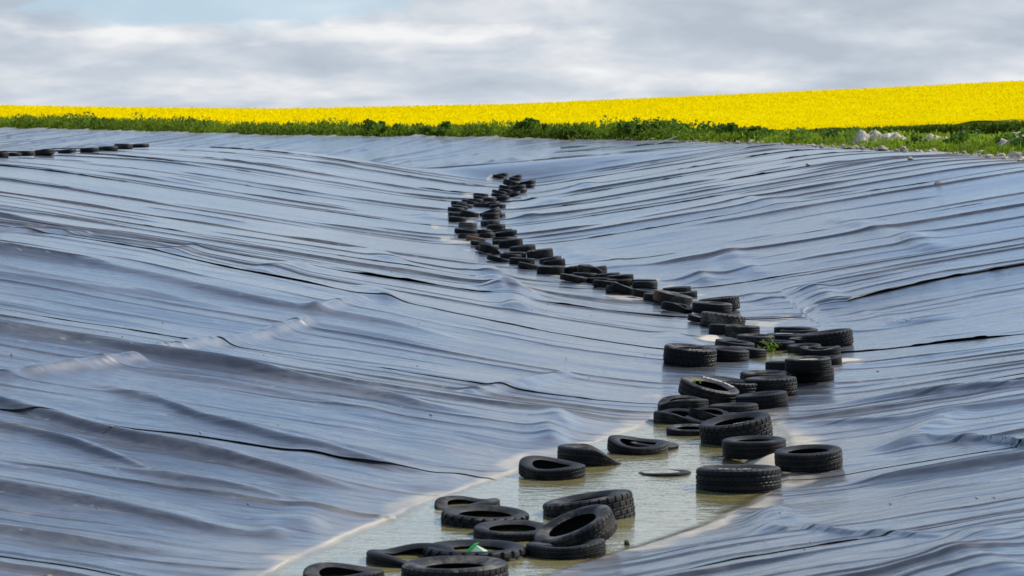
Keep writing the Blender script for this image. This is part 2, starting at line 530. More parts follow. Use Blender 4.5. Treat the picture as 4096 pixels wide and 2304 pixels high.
# (points, height, front width, back width): folds that show a dark steep face to the viewer
FOLDS = [
    (P((0, 1000), (280, 1042), (629, 1119), (1118, 1224), (1223, 1241), (1467, 1283), (1800, 1349)), .085),
    (P((0, 1105), (280, 1147), (700, 1203)), .055),
    (P((0, 1060), (160, 1093), (447, 1142), (699, 1199), (978, 1252)), .035),
    (P((1118, 1280), (1398, 1332), (1607, 1370), (1800, 1405)), .05),
    (P((0, 1321), (280, 1356), (545, 1402), (908, 1458), (1223, 1524), (1467, 1573), (1677, 1622), (1800, 1643)), .105),
    (P((0, 1215), (350, 1270), (700, 1320)), .045),
    (P((391, 1549), (629, 1608), (790, 1671), (1118, 1761), (1398, 1831), (1705, 1907)), .075),
    (P((0, 1628), (280, 1698), (559, 1768), (908, 1838), (1223, 1921), (1398, 1963)), .095),
    (P((0, 1715), (280, 1785), (489, 1852), (664, 1918)), .06),
    (P((405, 1883), (699, 1935), (1118, 2012), (1258, 2016)), .055),
    (P((0, 1963), (349, 2012), (629, 2065), (1048, 2142)), .07),
    (P((70, 2135), (349, 2180), (664, 2218)), .05),
    (P((600, 1480), (1100, 1560), (1500, 1640)), .03),
    (P((900, 1690), (1300, 1770), (1640, 1830)), .035),
    (P((0, 725), (250, 728), (480, 748), (900, 810)), .07),
    (P((0, 840), (420, 852), (800, 915), (1150, 985)), .075),
    (P((0, 790), (500, 805), (900, 862)), .06),
    (P((0, 920), (380, 945), (700, 1000)), .06),
    (P((900, 660), (1250, 690), (1500, 720)), .09),
    (P((700, 640), (1150, 668), (1500, 700), (1800, 735)), .09),
    (P((800, 610), (1100, 628), (1400, 668)), .08),
    (P((1000, 760), (1400, 820), (1780, 905)), .07),
    (P((1700, 965), (1960, 1010), (2160, 1075)), .06),
    (P((1750, 1080), (2050, 1135), (2300, 1200)), .05),
    # right-hand slope
    (P((2972, 1271), (3268, 1230), (3395, 1216), (3506, 1187), (3819, 1117), (4096, 1073)), .045),
    (P((3076, 1160), (3326, 1117), (3761, 1030), (4096, 977)), .065),
    (P((2844, 1094), (3123, 1041), (3343, 998), (3703, 948), (4096, 870)), .04),
    (P((2600, 1018), (3123, 943), (3471, 896), (3819, 821), (4096, 765)), .075),
    (P((2600, 957), (2890, 914), (3181, 876), (3413, 838), (3645, 763), (4096, 690)), .05),
    (P((2600, 908), (2890, 861), (3152, 821), (3413, 745), (3761, 699)), .075),
    (P((2300, 870), (2600, 818), (2890, 768), (3123, 705), (3355, 655)), .085),
    (P((2200, 838), (2600, 757), (2890, 693), (3094, 649), (3314, 609)), .085),
    (P((2250, 770), (2600, 705), (2900, 645)), .08),
    (P((2200, 745), (2600, 672), (2850, 622)), .08),
    (P((2250, 720), (2600, 650), (2774, 617)), .08),
    (P((3400, 905), (3800, 838), (4096, 800)), .03),
    (P((3333, 1625), (3594, 1592), (3844, 1567), (4096, 1544)), .07),
    (P((3122, 1694), (3344, 1689), (3594, 1678), (3844, 1636), (4096, 1603)), .05),
    (P((3372, 1944), (3594, 1911), (3844, 1877), (4096, 1839)), .07),
    (P((3616, 1789), (3705, 1766), (3927, 1766), (4096, 1790)), .07),
    (P((3094, 2133), (3372, 2133), (3566, 2138), (3788, 2149)), .06),
    (P((3480, 1306), (3600, 1289), (3720, 1276), (3860, 1248)), .055),
    (P((3250, 1480), (3700, 1430), (4096, 1380)), .03),
]
# humps and ridges of slack liner whose flanks catch the light: (x1, y1, x2, y2, height, half width)
RIDGES = [
    (640, 1408, 1216, 1300, .090, .105), (-260, 1545, 10, 1500, .08, .105), (0, 1503, 540, 1433, .085, .105), (1265, 1245, 1439, 1196, .07, .105),
    (1040, 1082, 1190, 1058, .09, .2), (1936, 1075, 1967, 1099, .14, .28), (1991, 1126, 2037, 1169, .15, .25), (2037, 1169, 2072, 1235, .13, .22),
    (2226, 1654, 2205, 1765, .10, .16), (1880, 1565, 2260, 1503, .05, .105), (3616, 1783, 3788, 1667, .09, .16), (3111, 2126, 3083, 2060, .10, .16),
    (3871, 2304, 3900, 2166, .10, .3), (3239, 1152, 3355, 1210, .10, .2), (2797, 1094, 2820, 1128, .12, .2), (2880, 1036, 3041, 1093, .06, .18),
    (2900, 1000, 2950, 1030, .10, .2), (3343, 879, 3657, 948, .06, .2), (3622, 954, 3732, 990, .08, .2), (2995, 797, 3100, 827, .08, .3),
    (1730, 1960, 1860, 1905, .06, .16), (1150, 2140, 1280, 2060, .07, .16), (1500, 1160, 1540, 1190, .10, .2), (2690, 1340, 2740, 1370, .09, .18),
    (2150, 800, 2200, 812, .12, .3), (2080, 862, 2110, 874, .12, .3), (2300, 735, 2330, 745, .12, .4), (3000, 1180, 3120, 1215, .05, .18),
    (3440, 1250, 3560, 1275, .05, .2), (2240, 1000, 2470, 1070, .09, .35), (3250, 1300, 3330, 1325, .08, .2), (700, 1010, 780, 990, .06, .15),
    (1170, 1840, 1280, 1810, .03, .12), (2960, 1440, 3010, 1470, .04, .15), (1700, 860, 1740, 875, .12, .3), (1490, 1010, 1560, 1040, .10, .25),
]
_ridges = []
for (x1, y1, x2, y2, h, w) in RIDGES:
    a = stand(x1, y1); b = stand(x2, y2)
    _ridges.append((a[0], a[1], b[0], b[1], h, w))

def folds_z(X, Y, dY):
    """height of the slack plastic above the smooth slope; dY is the local row spacing"""
    def fade(l):
        return np.clip((l / dY - 1.5) / 2.5, 0, 1)
    wx = X + .6 * noise2(X / 5, Y / 5, 3)
    wy = Y + .35 * noise2(X / 4.0, Y / 6.0, 5) + .10 * X * noise2(X / 14, Y / 14, 6)
    z = .022 * noise2(X / 3.4, wy / 1.9, 11)
    z = z + .013 * noise2(wx / 3.4, wy / .62, 12) * fade(.62)
    rid = 1 - np.abs(noise2(wx / 3.8, wy / .85, 13))
    z = z + .020 * rid ** 3 * (.4 + .6 * noise2(X / 5, Y / 4, 15)) * fade(.85)
    z = z + .008 * noise2(wx / 1.7, wy / .23, 14) * fade(.23)
    z = z + .0040 * noise2(wx / .8, wy / .11, 16) * fade(.11)
    # long creases: each rises steeply on the near side and dies away behind
    def crease(lam, amp, seed, along, gate):
        p = wy / lam + .55 * noise2(X / along, Y / (4 * lam), seed) + .25 * noise2(X / (along * .3), Y / (2 * lam), seed + 1)
        c = np.floor(p); t = p - c
        a = np.clip(noise2(X / along, c * 1.37, seed + 2) + .5 * noise2(X / (along * .35), c * 2.1, seed + 3) + gate, 0, 1)
        rise = np.clip(t / np.maximum(.10, 1.2 * dY / lam), 0, 1)
        return amp * a * rise * rise * (3 - 2 * rise) * np.exp(-t * 3.2) * (1 - sstep(t, .8, 1.0))
    z = z + crease(.21, .009, 121, 1.6, .2) * fade(.12)
    far = sstep(Y, 35, 70)
    z = z + far * .022 * noise2(wx / 7, wy / 2.4, 18)
    for pl, h in FOLDS:
        if pl[:, 1].mean() > 44: continue
        x0, x1 = pl[0, 0], pl[-1, 0]
        wob = .02 * noise2(X / 1.2, Y * 0 + h * 100, 21) + .10 * noise2(X / 3.1, Y * 0 + h * 77, 22)
        yf = np.interp(X, pl[:, 0], pl[:, 1]) + wob
        lo = .25 * (x1 - x0) if x0 > -.2 * yf.mean() else .01
        win = sstep(X, x0 - .4, x0 + .9) if x0 / max(pl[0, 1], 1) > -.20 else 1.0
        win = win * (sstep(-X, -x1 - .4, -x1 + .9) if x1 / max(pl[-1, 1], 1) < .20 else 1.0)
        dt = Y - yf
        sf = np.maximum(.075, 1.9 * dY); sb = .16 + .1 * (h / .1)
        g = np.where(dt < 0, np.exp(-(dt / sf) ** 2), np.exp(-(dt / sb) ** 2))
        am = 1.1 * h * (.9 + .2 * noise2(X / 1.7, Y * 0 + h * 55, 23))
        z = z + am * g * win
    for ax, ay, bx, by, h, w in _ridges:
        dx, dy = bx - ax, by - ay; L = math.hypot(dx, dy) + 1e-6
        # keep the ridge roughly round in plan although it was seen at a low angle
        t = np.clip(((X - ax) * dx + (Y - ay) * dy) / (L * L), 0, 1)
        d = np.hypot(X - ax - t * dx, Y - ay - t * dy)
        if w < .11:      # a tight pinched fold with small cross wrinkles
            cr = 1 + .05 * noise2(X / .5 + Y / .33, Y / .7 - X / .4, 31)
            z = z + h * cr * np.exp(-(d / (1.2 * w)) ** 2) * sstep(noise2(X / 2.0, Y / 2.5, 33), -.9, -.3)
        else:
            cr = 1 + .3 * noise2(X / .22 + Y / .9, Y / .5, 31)
            d = d * (1 + .35 * noise2(X / .6, Y / .9, 32))
            z = z + .72 * h * cr * np.exp(-(d / (1.45 * w)) ** 2)
    return z

def mud_of(X, Y, z, rd):
    xl = np.interp(Y, *_XL); xr = np.interp(Y, *_XR); zf = np.interp(Y, *_ZF)
    n = fbm(X / .35, Y / .5, 51, 3); n2 = fbm(X / 1.2, Y / 1.6, 52, 3)
    hw = z - zf
    dedge = np.maximum(np.maximum(xl - X, X - xr), 0)
    shore = sstep(-(z + .008 * n + .006 * n2), -.022, -.004) * sstep(-Y, -29.5, -27.5)
    m = shore * (.62 + .38 * n)
    haze = sstep(-(hw + .05 * n2), -.14, -.02) * sstep(-Y, -30, -27) * .16
    inside = (X > xl - .25) & (X < xr + .25)
    dry = np.where(inside & (Y > 28), sstep(n2 + .5 * n, .30, .62) * .65, 0)
    sandbar = np.exp(-((X - 2.65) / .42) ** 2 - ((Y - 24.75) / .6) ** 2)
    sandbar = np.maximum(sandbar, np.exp(-((X - 3.25) / .4) ** 2 - ((Y - 37.2) / .8) ** 2))
    sandbar = np.maximum(sandbar, np.exp(-((X - 4.55) / .5) ** 2 - ((Y - 34.2) / .4) ** 2))
    m = np.maximum(np.maximum(m, dry), np.maximum(sstep(sandbar + .2 * n, .35, .6), haze * (.6 + .6 * n)))
    streak = sstep(fbm(X / .5, Y / .16, 61, 2), .62, .74) * sstep(-Y, -40, -16) * .45
    rimdust = sstep(-rd, -2.2, .3) * .55 * (.6 + .5 * n2)
    return np.clip(np.maximum(np.maximum(m, streak * .3), rimdust), 0, 1)

SEAM = np.concatenate([P((10, 918), (110, 926), (235, 941), (608, 1000), (901, 1063), (1328, 1154), (1523, 1189), (1800, 1245), (2200, 1325), (2640, 1392)), P((3470, 1402), (3600, 1388), (3800, 1365), (4096, 1330))])
SEAM2 = P((2972, 1271), (3268, 1230), (3395, 1216), (3506, 1187), (3819, 1117), (4096, 1073))

def build_liner():
    root = bpy.data.objects.new('reservoir_liner', None); COL.objects.link(root)
    tag(root, kind='structure')
    seams = [6.0, 12.0, 17.9, 23.4, 29.3, 34.9, 40.8, 46.8, 52.6, 58.4, 64.4, 70.2, 76.2, 82.0, 88.0, 94.0, 100.0, 106.0, 112.5, 119.0]
    us = np.concatenate([np.linspace(-.46, -.235, 40, endpoint=False), np.linspace(-.235, .235, 470, endpoint=False), np.linspace(.235, .42, 36)])
    for k in range(len(seams) - 1):
        w0, w1 = seams[k], seams[k + 1] + .22
        ym = .5 * (w0 + w1)
        dY = float(np.clip(ym * ym / (2418 * 3.0) * .55, .034, .22)) if ym > 15 else .09
        n = int((w1 - w0 - .25) / dY)
        rows = np.concatenate([[0, .012, .03, .06, .10, .15, .2], .25 + (w1 - w0 - .25) * np.linspace(0, 1, n + 1)]) + w0
        # crisp creases that run along the strip: a steep little step towards the viewer, dying away behind it
        gap, A0 = (.33, .015) if ym < 30 else ((.48, .021) if ym < 45 else ((1.35, .040) if ym < 68 else (2.3, .052)))
        cw = []
        wc = w0 + .5 * gap
        while wc < seams[k + 1] - .25:
            cw.append(wc); wc += gap * RNG.uniform(.55, 1.5)
        st = .006 + .00012 * ym
        rows = np.unique(np.concatenate([rows] + [[c - st, c + st] for c in cw]))
        W, U = np.meshgrid(rows, us, indexing='ij')
        X = U * np.maximum(W, 12)
        def seam_y(ws, seed):
            if ws == 34.9:
                return np.interp(X, SEAM[:, 0], SEAM[:, 1]) - 34.9 + .03 * noise2(X / .7, X * 0, 74) + .015 * noise2(X / .22, X * 0, 73)
            if ws == 40.8:
                return np.where(X > 5.0, np.interp(X, SEAM2[:, 0], SEAM2[:, 1]) - 40.8, 0) * sstep(X, 4.6, 5.4) + .03 * noise2(X / .7, X * 0, 75) + .15 * noise2(X / 4, X * 0, 76) * sstep(-X, -4.6, -3.6)
            return .22 * noise2(X / 5.5, X * 0 + ws, 70 + seed) + .05 * noise2(X / .9, X * 0 + ws, 71 + seed) + .018 * noise2(X / .25, X * 0 + ws, 73)
        f = (W - w0) / (seams[k + 1] - w0)
        Y = W + seam_y(seams[k], 0) * np.clip(1 - f, 0, 1) + seam_y(seams[k + 1], 0) * np.clip(f, 0, 1)
        ff_ = np.clip(f, 0, 1)
        Y = Y + (.30 * noise2(X / 6.5, W / 4.5, 140) + .16 * noise2(X / 2.6, W / 2.2, 141)) * 4 * ff_ * (1 - ff_) * min(gap, 1.0)
        rd = rim_dist(X, Y)
        zb = basin(X, Y, rd)
        fz = folds_z(X, Y, dY)
        cz = 0
        for ci, c in enumerate(cw):
            gate = np.clip(.9 * noise2(X / (5 + ym * .12), X * 0 + c * 3.1, 150) + .45 * noise2(X / 1.3, X * 0 + c * 5.3, 151) + .22, 0, 1)
            big = 1.0 + (1.3 if RNG.random() < .20 else 0) * (1 if ym < 45 else .5)
            cz = cz + A0 * big * gate * np.where(W > c, np.exp(-(W - c) / (.30 * gap * big)), 0)
        fz = fz + cz * (1 - .75 * sstep(Y, 72, 86) * sstep(-X, 5, 11))
        damp = 1 - .35 * np.exp(-(np.maximum(np.interp(Y, *_XL) - X, X - np.interp(Y, *_XR)).clip(0) / .35) ** 2)
        fz = fz * damp
        Z = zb + fz
        # the front edge overlaps the strip before it and curls up in places
        cu = noise2(X / 2.3, X * 0 + w0, 80) + .5 * noise2(X / .55, X * 0 + w0, 81)
        lift = (.001 + .013 * np.clip(cu - .15, 0, 1.0) + .008 * np.clip(noise2(X / .22, X * 0 + w0, 82), 0, 1) * (cu > .1)) * damp * (1 + 1.6 * sstep(Y, 42, 75))
        if w0 in (34.9, 40.8): lift = lift * 2.2 + (.024 if w0 == 34.9 else .014) * np.clip(noise2(X / 1.1, X * 0 + w0, 83) + .3 + .3 * noise2(X / .25, X * 0, 84), 0, 1)
        Z = Z + lift * np.exp(-((W - w0) / .14) ** 2)
        Z = np.where(W > seams[k + 1] - .02, Z - .008, Z)
        mud = mud_of(X, Y, zb + fz, rd)
        V = np.stack([X, Y, Z], -1)
        # hem: the cut edge turned under
        hem = V[:1].copy(); hem[..., 2] -= .006; hem[..., 1] += .012
        V = np.concatenate([hem, V]); mud = np.concatenate([mud[:1] * 0, mud]); rdd = np.concatenate([rd[:1], rd])
        nr, nc = V.shape[:2]
        F = grid_faces(nr, nc)
        keep = (rdd.ravel()[F] > -.6).any(axis=1)
        if k >= 16:      # beyond the end of the channel only the right-hand slope goes on; the far bank has its own strips
            keep &= (V.reshape(-1, 3)[F][:, :, 0] > 1.0 + (V.reshape(-1, 3)[F][:, :, 1] - 100) * .12).all(axis=1)
        F = F[keep]
        if len(F) == 0: continue
        used = np.unique(F); remap = np.full(nr * nc, -1); remap[used] = np.arange(len(used))
        me = make_mesh('liner_strip', V.reshape(-1, 3)[used], remap[F])
        set_attr(me, 'mud', mud.ravel()[used])
        link('liner_strip', me, root, M['liner'])
    # the far bank: strips running down the slope, seen obliquely
    p0 = np.array([-70.0, 215.0])
    ax = np.array([.90, -.44]); ax /= np.linalg.norm(ax); up = np.array([.44, .90]); up /= np.linalg.norm(up)
    a_edges = np.arange(0, 122, 6.6)
    for k in range(len(a_edges) - 1):
        a = np.concatenate([[a_edges[k], a_edges[k] + .06], np.linspace(a_edges[k] + .15, a_edges[k + 1] + .25, 60)])
        q = np.arange(-98, 22, .40)
        A, Q = np.meshgrid(a, q)
        A2 = A + .5 * noise2(Q / 9, A * 0 + k, 90)
        X = p0[0] + A2 * ax[0] + Q * up[0]; Y = p0[1] + A2 * ax[1] + Q * up[1]
        rd = rim_dist(X, Y)
        zb = basin(X, Y, rd)
        fz = .015 * noise2(A2 / 1.7, Q / 6, 91) + .06 * (1 - np.abs(noise2(A2 / 2.6, Q / 12, 92))) ** 9 + .012 * noise2(X / 2.5, Y / 2.5, 93)
        fz = fz + .05 * (1 - np.abs(noise2(X / 8, Y / 2.4, 94))) ** 9
        Z = zb + fz + .05 + .05 * np.exp(-((A - a_edges[k]) / .1) ** 2)
        Z = Z - .14 * (1 - sstep(Y, 99.4, 102.5)) - .16 * sstep(X - (1.6 + (Y - 100) * .12), -2.5, 0)
        for c in a_edges[k] + np.array([1.3, 2.7, 4.4, 5.6]) + RNG.uniform(-.4, .4, 4):
            gate = np.clip(noise2(Q / 7, Q * 0 + c * 2.3, 97) + .35, 0, 1)
            Z = Z + .075 * gate * np.where(A < c, np.exp((A - c) / .7), 0)
        Z = np.where(A > a_edges[k + 1], Z - .03, Z)
        V = np.stack([X, Y, Z], -1).reshape(-1, 3)
        F = grid_faces(*X.shape)
        c = V[F].mean(axis=1)
        keep = (rd.ravel()[F] > -.6).any(axis=1) & (c[:, 1] > 99.4) & (c[:, 0] < 1.6 + (c[:, 1] - 100) * .12) & (c[:, 0] > -75)
        F = F[keep]
        if len(F) < 10: continue
        used = np.unique(F); remap = np.full(len(V), -1); remap[used] = np.arange(len(used))
        me = make_mesh('liner_strip', V[used], remap[F])
        set_attr(me, 'mud', np.clip(.05 + .07 * fbm(X / 3, Y / 3, 95, 2) + sstep(-rd, -2.0, .3) * .35, 0, 1).ravel()[used])
        link('liner_strip', me, root, M['liner'])
build_liner()

def build_print():
    # maker's print on the plastic, on the near face of a fold of the right-hand slope
    from mathutils.bvhtree import BVHTree
    vs_, fs_ = [], []
    for o in list(COL.objects):
        if o.name.startswith('liner_strip'):
            me = o.data; n = len(me.vertices); co = np.empty(n * 3, np.float32); me.vertices.foreach_get('co', co); co = co.reshape(-1, 3)
            if co[:, 1].max() < 34 or co[:, 1].min() > 45: continue
            lo = np.empty(len(me.loops), np.int32); me.loops.foreach_get('vertex_index', lo); q = lo.reshape(-1, 4)
            k = (np.abs(co[q[:, 0], 0] - 6.3) < 1.4) & (np.abs(co[q[:, 0], 1] - 39) < 6); q = q[k]
            base = len(vs_); u, inv = np.unique(q, return_inverse=True); inv = inv.reshape(-1, 4)
            vs_ += [tuple(v) for v in co[u]]; fs_ += [tuple(int(a) + base for a in f) for f in inv]
    tree = BVHTree.FromPolygons(vs_, fs_)
    cu = bpy.data.curves.new('print', 'FONT'); cu.body = 'SOLMAX  HD'; cu.size = .045; cu.space_character = 1.5; cu.offset = .0006
    tmp = bpy.data.objects.new('print_tmp', cu); COL.objects.link(tmp)
    me = bpy.data.meshes.new_from_object(tmp.evaluated_get(bpy.context.evaluated_depsgraph_get()))
    bpy.data.objects.remove(tmp); bpy.data.curves.remove(cu)
    out = []
    for v in me.vertices:
        px = 3548 + v.co.x / .00395; py = 1298 - (px - 3510) * .13 - v.co.y / .0042
        d = Vector(ray(px, py))
        hit = tree.ray_cast(Vector((0, 0, CAM_Z)), d.normalized())[0]
        if hit is None:
            return
        out.append(hit - d.normalized() * .012 + Vector((0, 0, .002)))
    me.vertices.foreach_set('co', np.array(out, dtype=np.float32).ravel()); me.update()
    for o in list(COL.objects):
        if o.name == 'reservoir_liner':
            link('printed_lettering', me, o, plain('pale_print', (.30, .31, .33), .6, .3))
build_print()

# ------------------------------------------------------------------ water
def build_water():
    def pool(name, x0, x1, y0, y1, z):
        xs = np.arange(x0, x1, .12); ys = np.arange(y0, y1, .10)
        X, Y = np.meshgrid(xs, ys)
        Z = z + .003 * noise2(X / .35, Y / .16, 7) + .002 * noise2(X / .12, Y / .07, 8)
        me = make_mesh(name, np.stack([X, Y, Z], -1).reshape(-1, 3), grid_faces(*X.shape))
        set_attr(me, 'depth', (z - basin(X, Y)).ravel())
        tag(link(name, me, None, M['water']), kind='structure')
    pool('water', -4.5, 4.6, 8.0, 29.0, 0.0)
    pool('puddle', 3.1, 4.9, 33.9, 36.6, .055)
build_water()

# ------------------------------------------------------------------ tyres
def profile(h, bead=.30):
    """closed cross-section of a tyre of diameter 1 and half width h, as named runs of (r, z)"""
    side = [(.488, h * .90), (.476, h * .98), (.455, h * 1.03), (.42, h * 1.06), (.385, h * 1.03), (.35, h * .92), (bead + .015, h * .80), (bead, h * .72)]
    inner = [(bead, h * .72), (bead + .012, h * .64), (.36, h * .80), (.42, h * .90), (.455, h * .80), (.468, h * .5), (.47, 0.0)]
    return side, inner

def tread_run(h, kind):
    if kind == 'slick':
        zs = np.linspace(-.90, .90, 11); g = np.zeros(11)
    else:
        zs = np.array([-.90, -.80, -.62, -.56, -.50, -.44, -.20, -.14, -.08, -.02, .02, .08, .14, .20, .44, .50, .56, .62, .80, .90])
        g = np.array([0, 0, 0, 1, 1, 0, 0, 1, 1, 0, 0, 1, 1, 0, 0, 1, 1, 0, 0, 0], float)
    r = .5 - .010 * np.abs(zs) ** 2.2 - np.where(np.abs(zs) > .85, .004, 0)
    return zs * h, r, g

def deform(v, h, mode):
    if mode is None: return v
    x, y, z = v[:, 0].copy(), v[:, 1].copy(), v[:, 2].copy()
    th = np.arctan2(y, x); r = np.hypot(x, y); zz = z + h
    if mode == 'saddle':        # one part of the wall sagged low
        s = 1 - .52 * np.exp(-((np.angle(np.exp(1j * (th - math.radians(-70)))) / .75) ** 2)) - .2 * np.exp(-((np.angle(np.exp(1j * (th - math.radians(120)))) / .6) ** 2))
        zz = zz * s
    elif mode == 'pinch':       # right end squashed flat to the ground
        s = 1 - .80 * sstep(x, -.05, .52)
        zz = zz * s; x = x * np.where(x > 0, 1.08, 1.0)
    elif mode == 'twist':
        zz = zz * (1 - .45 * sstep(x, -.1, .5)) + .30 * x * y
        zz = zz - zz.min()
    elif mode == 'fold':        # folded up like a taco along its length
        y = y * .82
        zz = zz + .55 * np.maximum(x - .02, 0) ** 2 + .18 * np.maximum(-y - .1, 0)
    elif mode == 'slump':
        zz = zz * (.80 + .12 * np.cos(2 * th + .6)); x = x * 1.03; y = y * .98
    return np.stack([x, y, zz - h], -1)

def tyre_meshes(name, h, style, seg=96, mode=None, bead=.30):
    side, inner = profile(h, bead)
    seg = {'lug': 120, 'chunk': 96, 'zig': 160}.get(style, 72)
    th = np.arange(seg) * 2 * math.pi / seg
    def rings(run, disp=None):
        n = len(run)
        R = np.repeat(np.array([p[0] for p in run])[:, None], seg, 1)
        Z = np.repeat(np.array([p[1] for p in run])[:, None], seg, 1)
        T = np.repeat(th[None, :], n, 0).copy()
        if disp is not None: R, Z, T = disp(R, Z, T)
        v = np.stack([R * np.cos(T), R * np.sin(T), Z], -1).reshape(-1, 3)
        i = np.arange(n - 1)[:, None] * seg; j = np.arange(seg)[None, :]; j2 = (j + 1) % seg
        f = np.stack([i + j, i + j2, i + seg + j2, i + seg + j], -1).reshape(-1, 4)
        v = deform(v, h, mode); v[:, 2] += h
        return v, f
    zs, rs, gs = tread_run(h, 'slick' if style == 'slick' else 'rib')
    # blocks: four columns of vertices each, the first pair of inner ones sunk to make a crisp cross groove
    nblk = {'lug': 30, 'chunk': 24, 'zig': 40}.get(style)
    cut = {'lug': (.0, .07, .19, .26), 'chunk': (.0, .09, .33, .42), 'zig': (.0, .08, .20, .30)}.get(style)
    dep = {'lug': .017, 'chunk': .028, 'zig': .007}.get(style, 0)
    if nblk:
        B = 2 * math.pi / nblk
        jj = np.arange(seg); th = (jj // 4) * B + np.array(cut)[jj % 4] * B
        down = ((jj % 4 == 1) | (jj % 4 == 2))[None, :]
    def disp(R, Z, T):
        az = np.abs(Z) / h
        G = np.repeat(gs[:, None], seg, 1)
        if style != 'slick':
            R = R - G * (.012 if style != 'chunk' else .016)
        if not nblk: return R, Z, T
        rib = np.where(az > .53, 0, np.where(az > .11, 1, 0))
        if style == 'zig':
            R = R - np.where((az > .53) & down, dep, 0)
            R = R - np.where((az < .53) & (G < .5) & down, dep * .5, 0)
            Z = Z + G * h * .045 * np.where((np.arange(seg)[None, :] // 2) % 2 == 0, 1, -1)
        else:
            R = R - np.where((G < .5) & down, np.where(az > .53, dep, dep * .8), 0)
            Z = Z + G * h * .05 * np.where((np.arange(seg)[None, :] // 2) % 2 == 0, 1, -1)
        T = T + B * .5 * rib + B * .12 * np.sign(Z) * np.clip(az - .5, 0, 1) * 2 * (rib == 0)
        return R, Z, T
    def sdisp(R, Z, T):
        if nblk:
            k = np.clip((R - .462) / .03, 0, 1)
            R = R - np.where(down, dep * k, 0)
            T = T + B * .12 * np.sign(Z) * np.clip(np.minimum(np.abs(Z) / h, .9) - .5, 0, 1) * 2 * k
        return R, Z, T
    out = {}
    v, f = rings(list(zip(rs, zs)), disp)
    out['tread'] = make_mesh(name + '_tread', v, f, True, 30)
    v, f = rings([(rs[-1], zs[-1])] + side, sdisp)
    out['sidewall'] = make_mesh(name + '_sidewall', v, f, True, 50)
    v, f = rings([(r, -z) for r, z in [(rs[-1], zs[-1])] + side], sdisp)
    out['lower'] = make_mesh(name + '_lower_sidewall', v, f[:, ::-1], True, 50)
    full = inner + [(r, -z) for r, z in inner[::-1][1:]]
    v, f = rings(full)
    out['lining'] = make_mesh(name + '_lining', v, f[:, ::1], True)
    return out

def tyre_single(name, h, seg=40, mode=None):
    side, inner = profile(h)
    run = [(.49, -h * .88), (.5, -h * .6), (.492, -h * .5), (.5, -h * .4), (.5, h * .4), (.492, h * .5), (.5, h * .6), (.49, h * .88)] + side + inner[1:] + [(r, -z) for r, z in inner[::-1][1:]] + [(r, -z) for r, z in side[::-1][1:]]
    n = len(run); th = np.arange(seg) * 2 * math.pi / seg
    R = np.array([p[0] for p in run])[:, None]; Z = np.array([p[1] for p in run])[:, None]
    v = np.stack([R * np.cos(th), R * np.sin(th), Z + 0 * th], -1).reshape(-1, 3)
    i = np.arange(n)[:, None] * seg; i2 = ((np.arange(n) + 1) % n)[:, None] * seg; j = np.arange(seg)[None, :]; j2 = (j + 1) % seg
    f = np.stack([i + j, i + j2, i2 + j2, i2 + j], -1).reshape(-1, 4)
    v = deform(v, h, mode); v[:, 2] += h
    return make_mesh(name, v, f, True, 45)

KIND = {   # half width / diameter, tread style, deformation
    'road': (.130, 'zig', None), 'rib': (.132, 'rib', None), 'slim': (.105, 'zig', None), 'wide': (.158, 'zig', None),
    'lug': (.145, 'lug', None), 'chunk': (.140, 'chunk', None), 'big': (.155, 'lug', None),
    'saddle': (.130, 'rib', 'saddle'), 'pinch': (.150, 'zig', 'pinch'), 'twist': (.125, 'rib', 'twist'), 'fold': (.140, 'zig', 'fold'), 'slump': (.125, 'zig', 'slump'),
}
_protos, _singles = {}, {}
def proto(kind):
    if kind not in _protos:
        h, st, md = KIND[kind]
        _protos[kind] = tyre_meshes('tyre_' + kind, h, st, 96, md, .285 if kind in ('lug', 'big', 'wide') else .30)
    return _protos[kind]
def single(kind):
    if kind not in _singles:
        h, st, md = KIND[kind]
        _singles[kind] = tyre_single('far_tyre_' + kind, h, 40, md)
    return _singles[kind]

def lettering(parent, text, h, phi_deg, size, mat, bold=1.0, r_mid=.41, stretch=1.0):
    """raised letters round the upper sidewall, tops pointing outwards"""
    cu = bpy.data.curves.new('lettering', 'FONT'); cu.body = text; cu.size = size; cu.extrude = 0.0; cu.offset = .0022 * bold; cu.space_character = 1.25
    tmp = bpy.data.objects.new('lettering_tmp', cu); COL.objects.link(tmp)
    dg = bpy.context.evaluated_depsgraph_get()
    me = bpy.data.meshes.new_from_object(tmp.evaluated_get(dg))
    bpy.data.objects.remove(tmp); bpy.data.curves.remove(cu)
    n = len(me.vertices); co = np.empty(n * 3, np.float32); me.vertices.foreach_get('co', co); co = co.reshape(-1, 3)
    side, _ = profile(h)
    rr = np.array([p[0] for p in side])[::-1]; zz = np.array([p[1] for p in side])[::-1]
    cx = .5 * (co[:, 0].min() + co[:, 0].max())
    sg = -1 if math.sin(math.radians(phi_deg)) < 0 else 1     # words on the near wall read the other way up
    ph = math.radians(phi_deg) - sg * (co[:, 0] - cx) * stretch / r_mid
    r = r_mid + sg * (co[:, 1] - .35 * size)
    z = np.interp(r, rr, zz) + .006 + h
    out = np.stack([r * np.cos(ph), r * np.sin(ph), z], -1)
    me.vertices.foreach_set('co', out.astype(np.float32).ravel()); me.update()
    o = link('lettering', me, parent, mat)
    return o

ROW = 'old tyres weighing down the liner in a winding line'
TY = []
def T(xl, xr, yb, roll=0, kind='road', label=None, **kw):
    TY.append(dict(xl=xl, xr=xr, yb=yb, roll=roll, kind=kind, label=label, **kw))

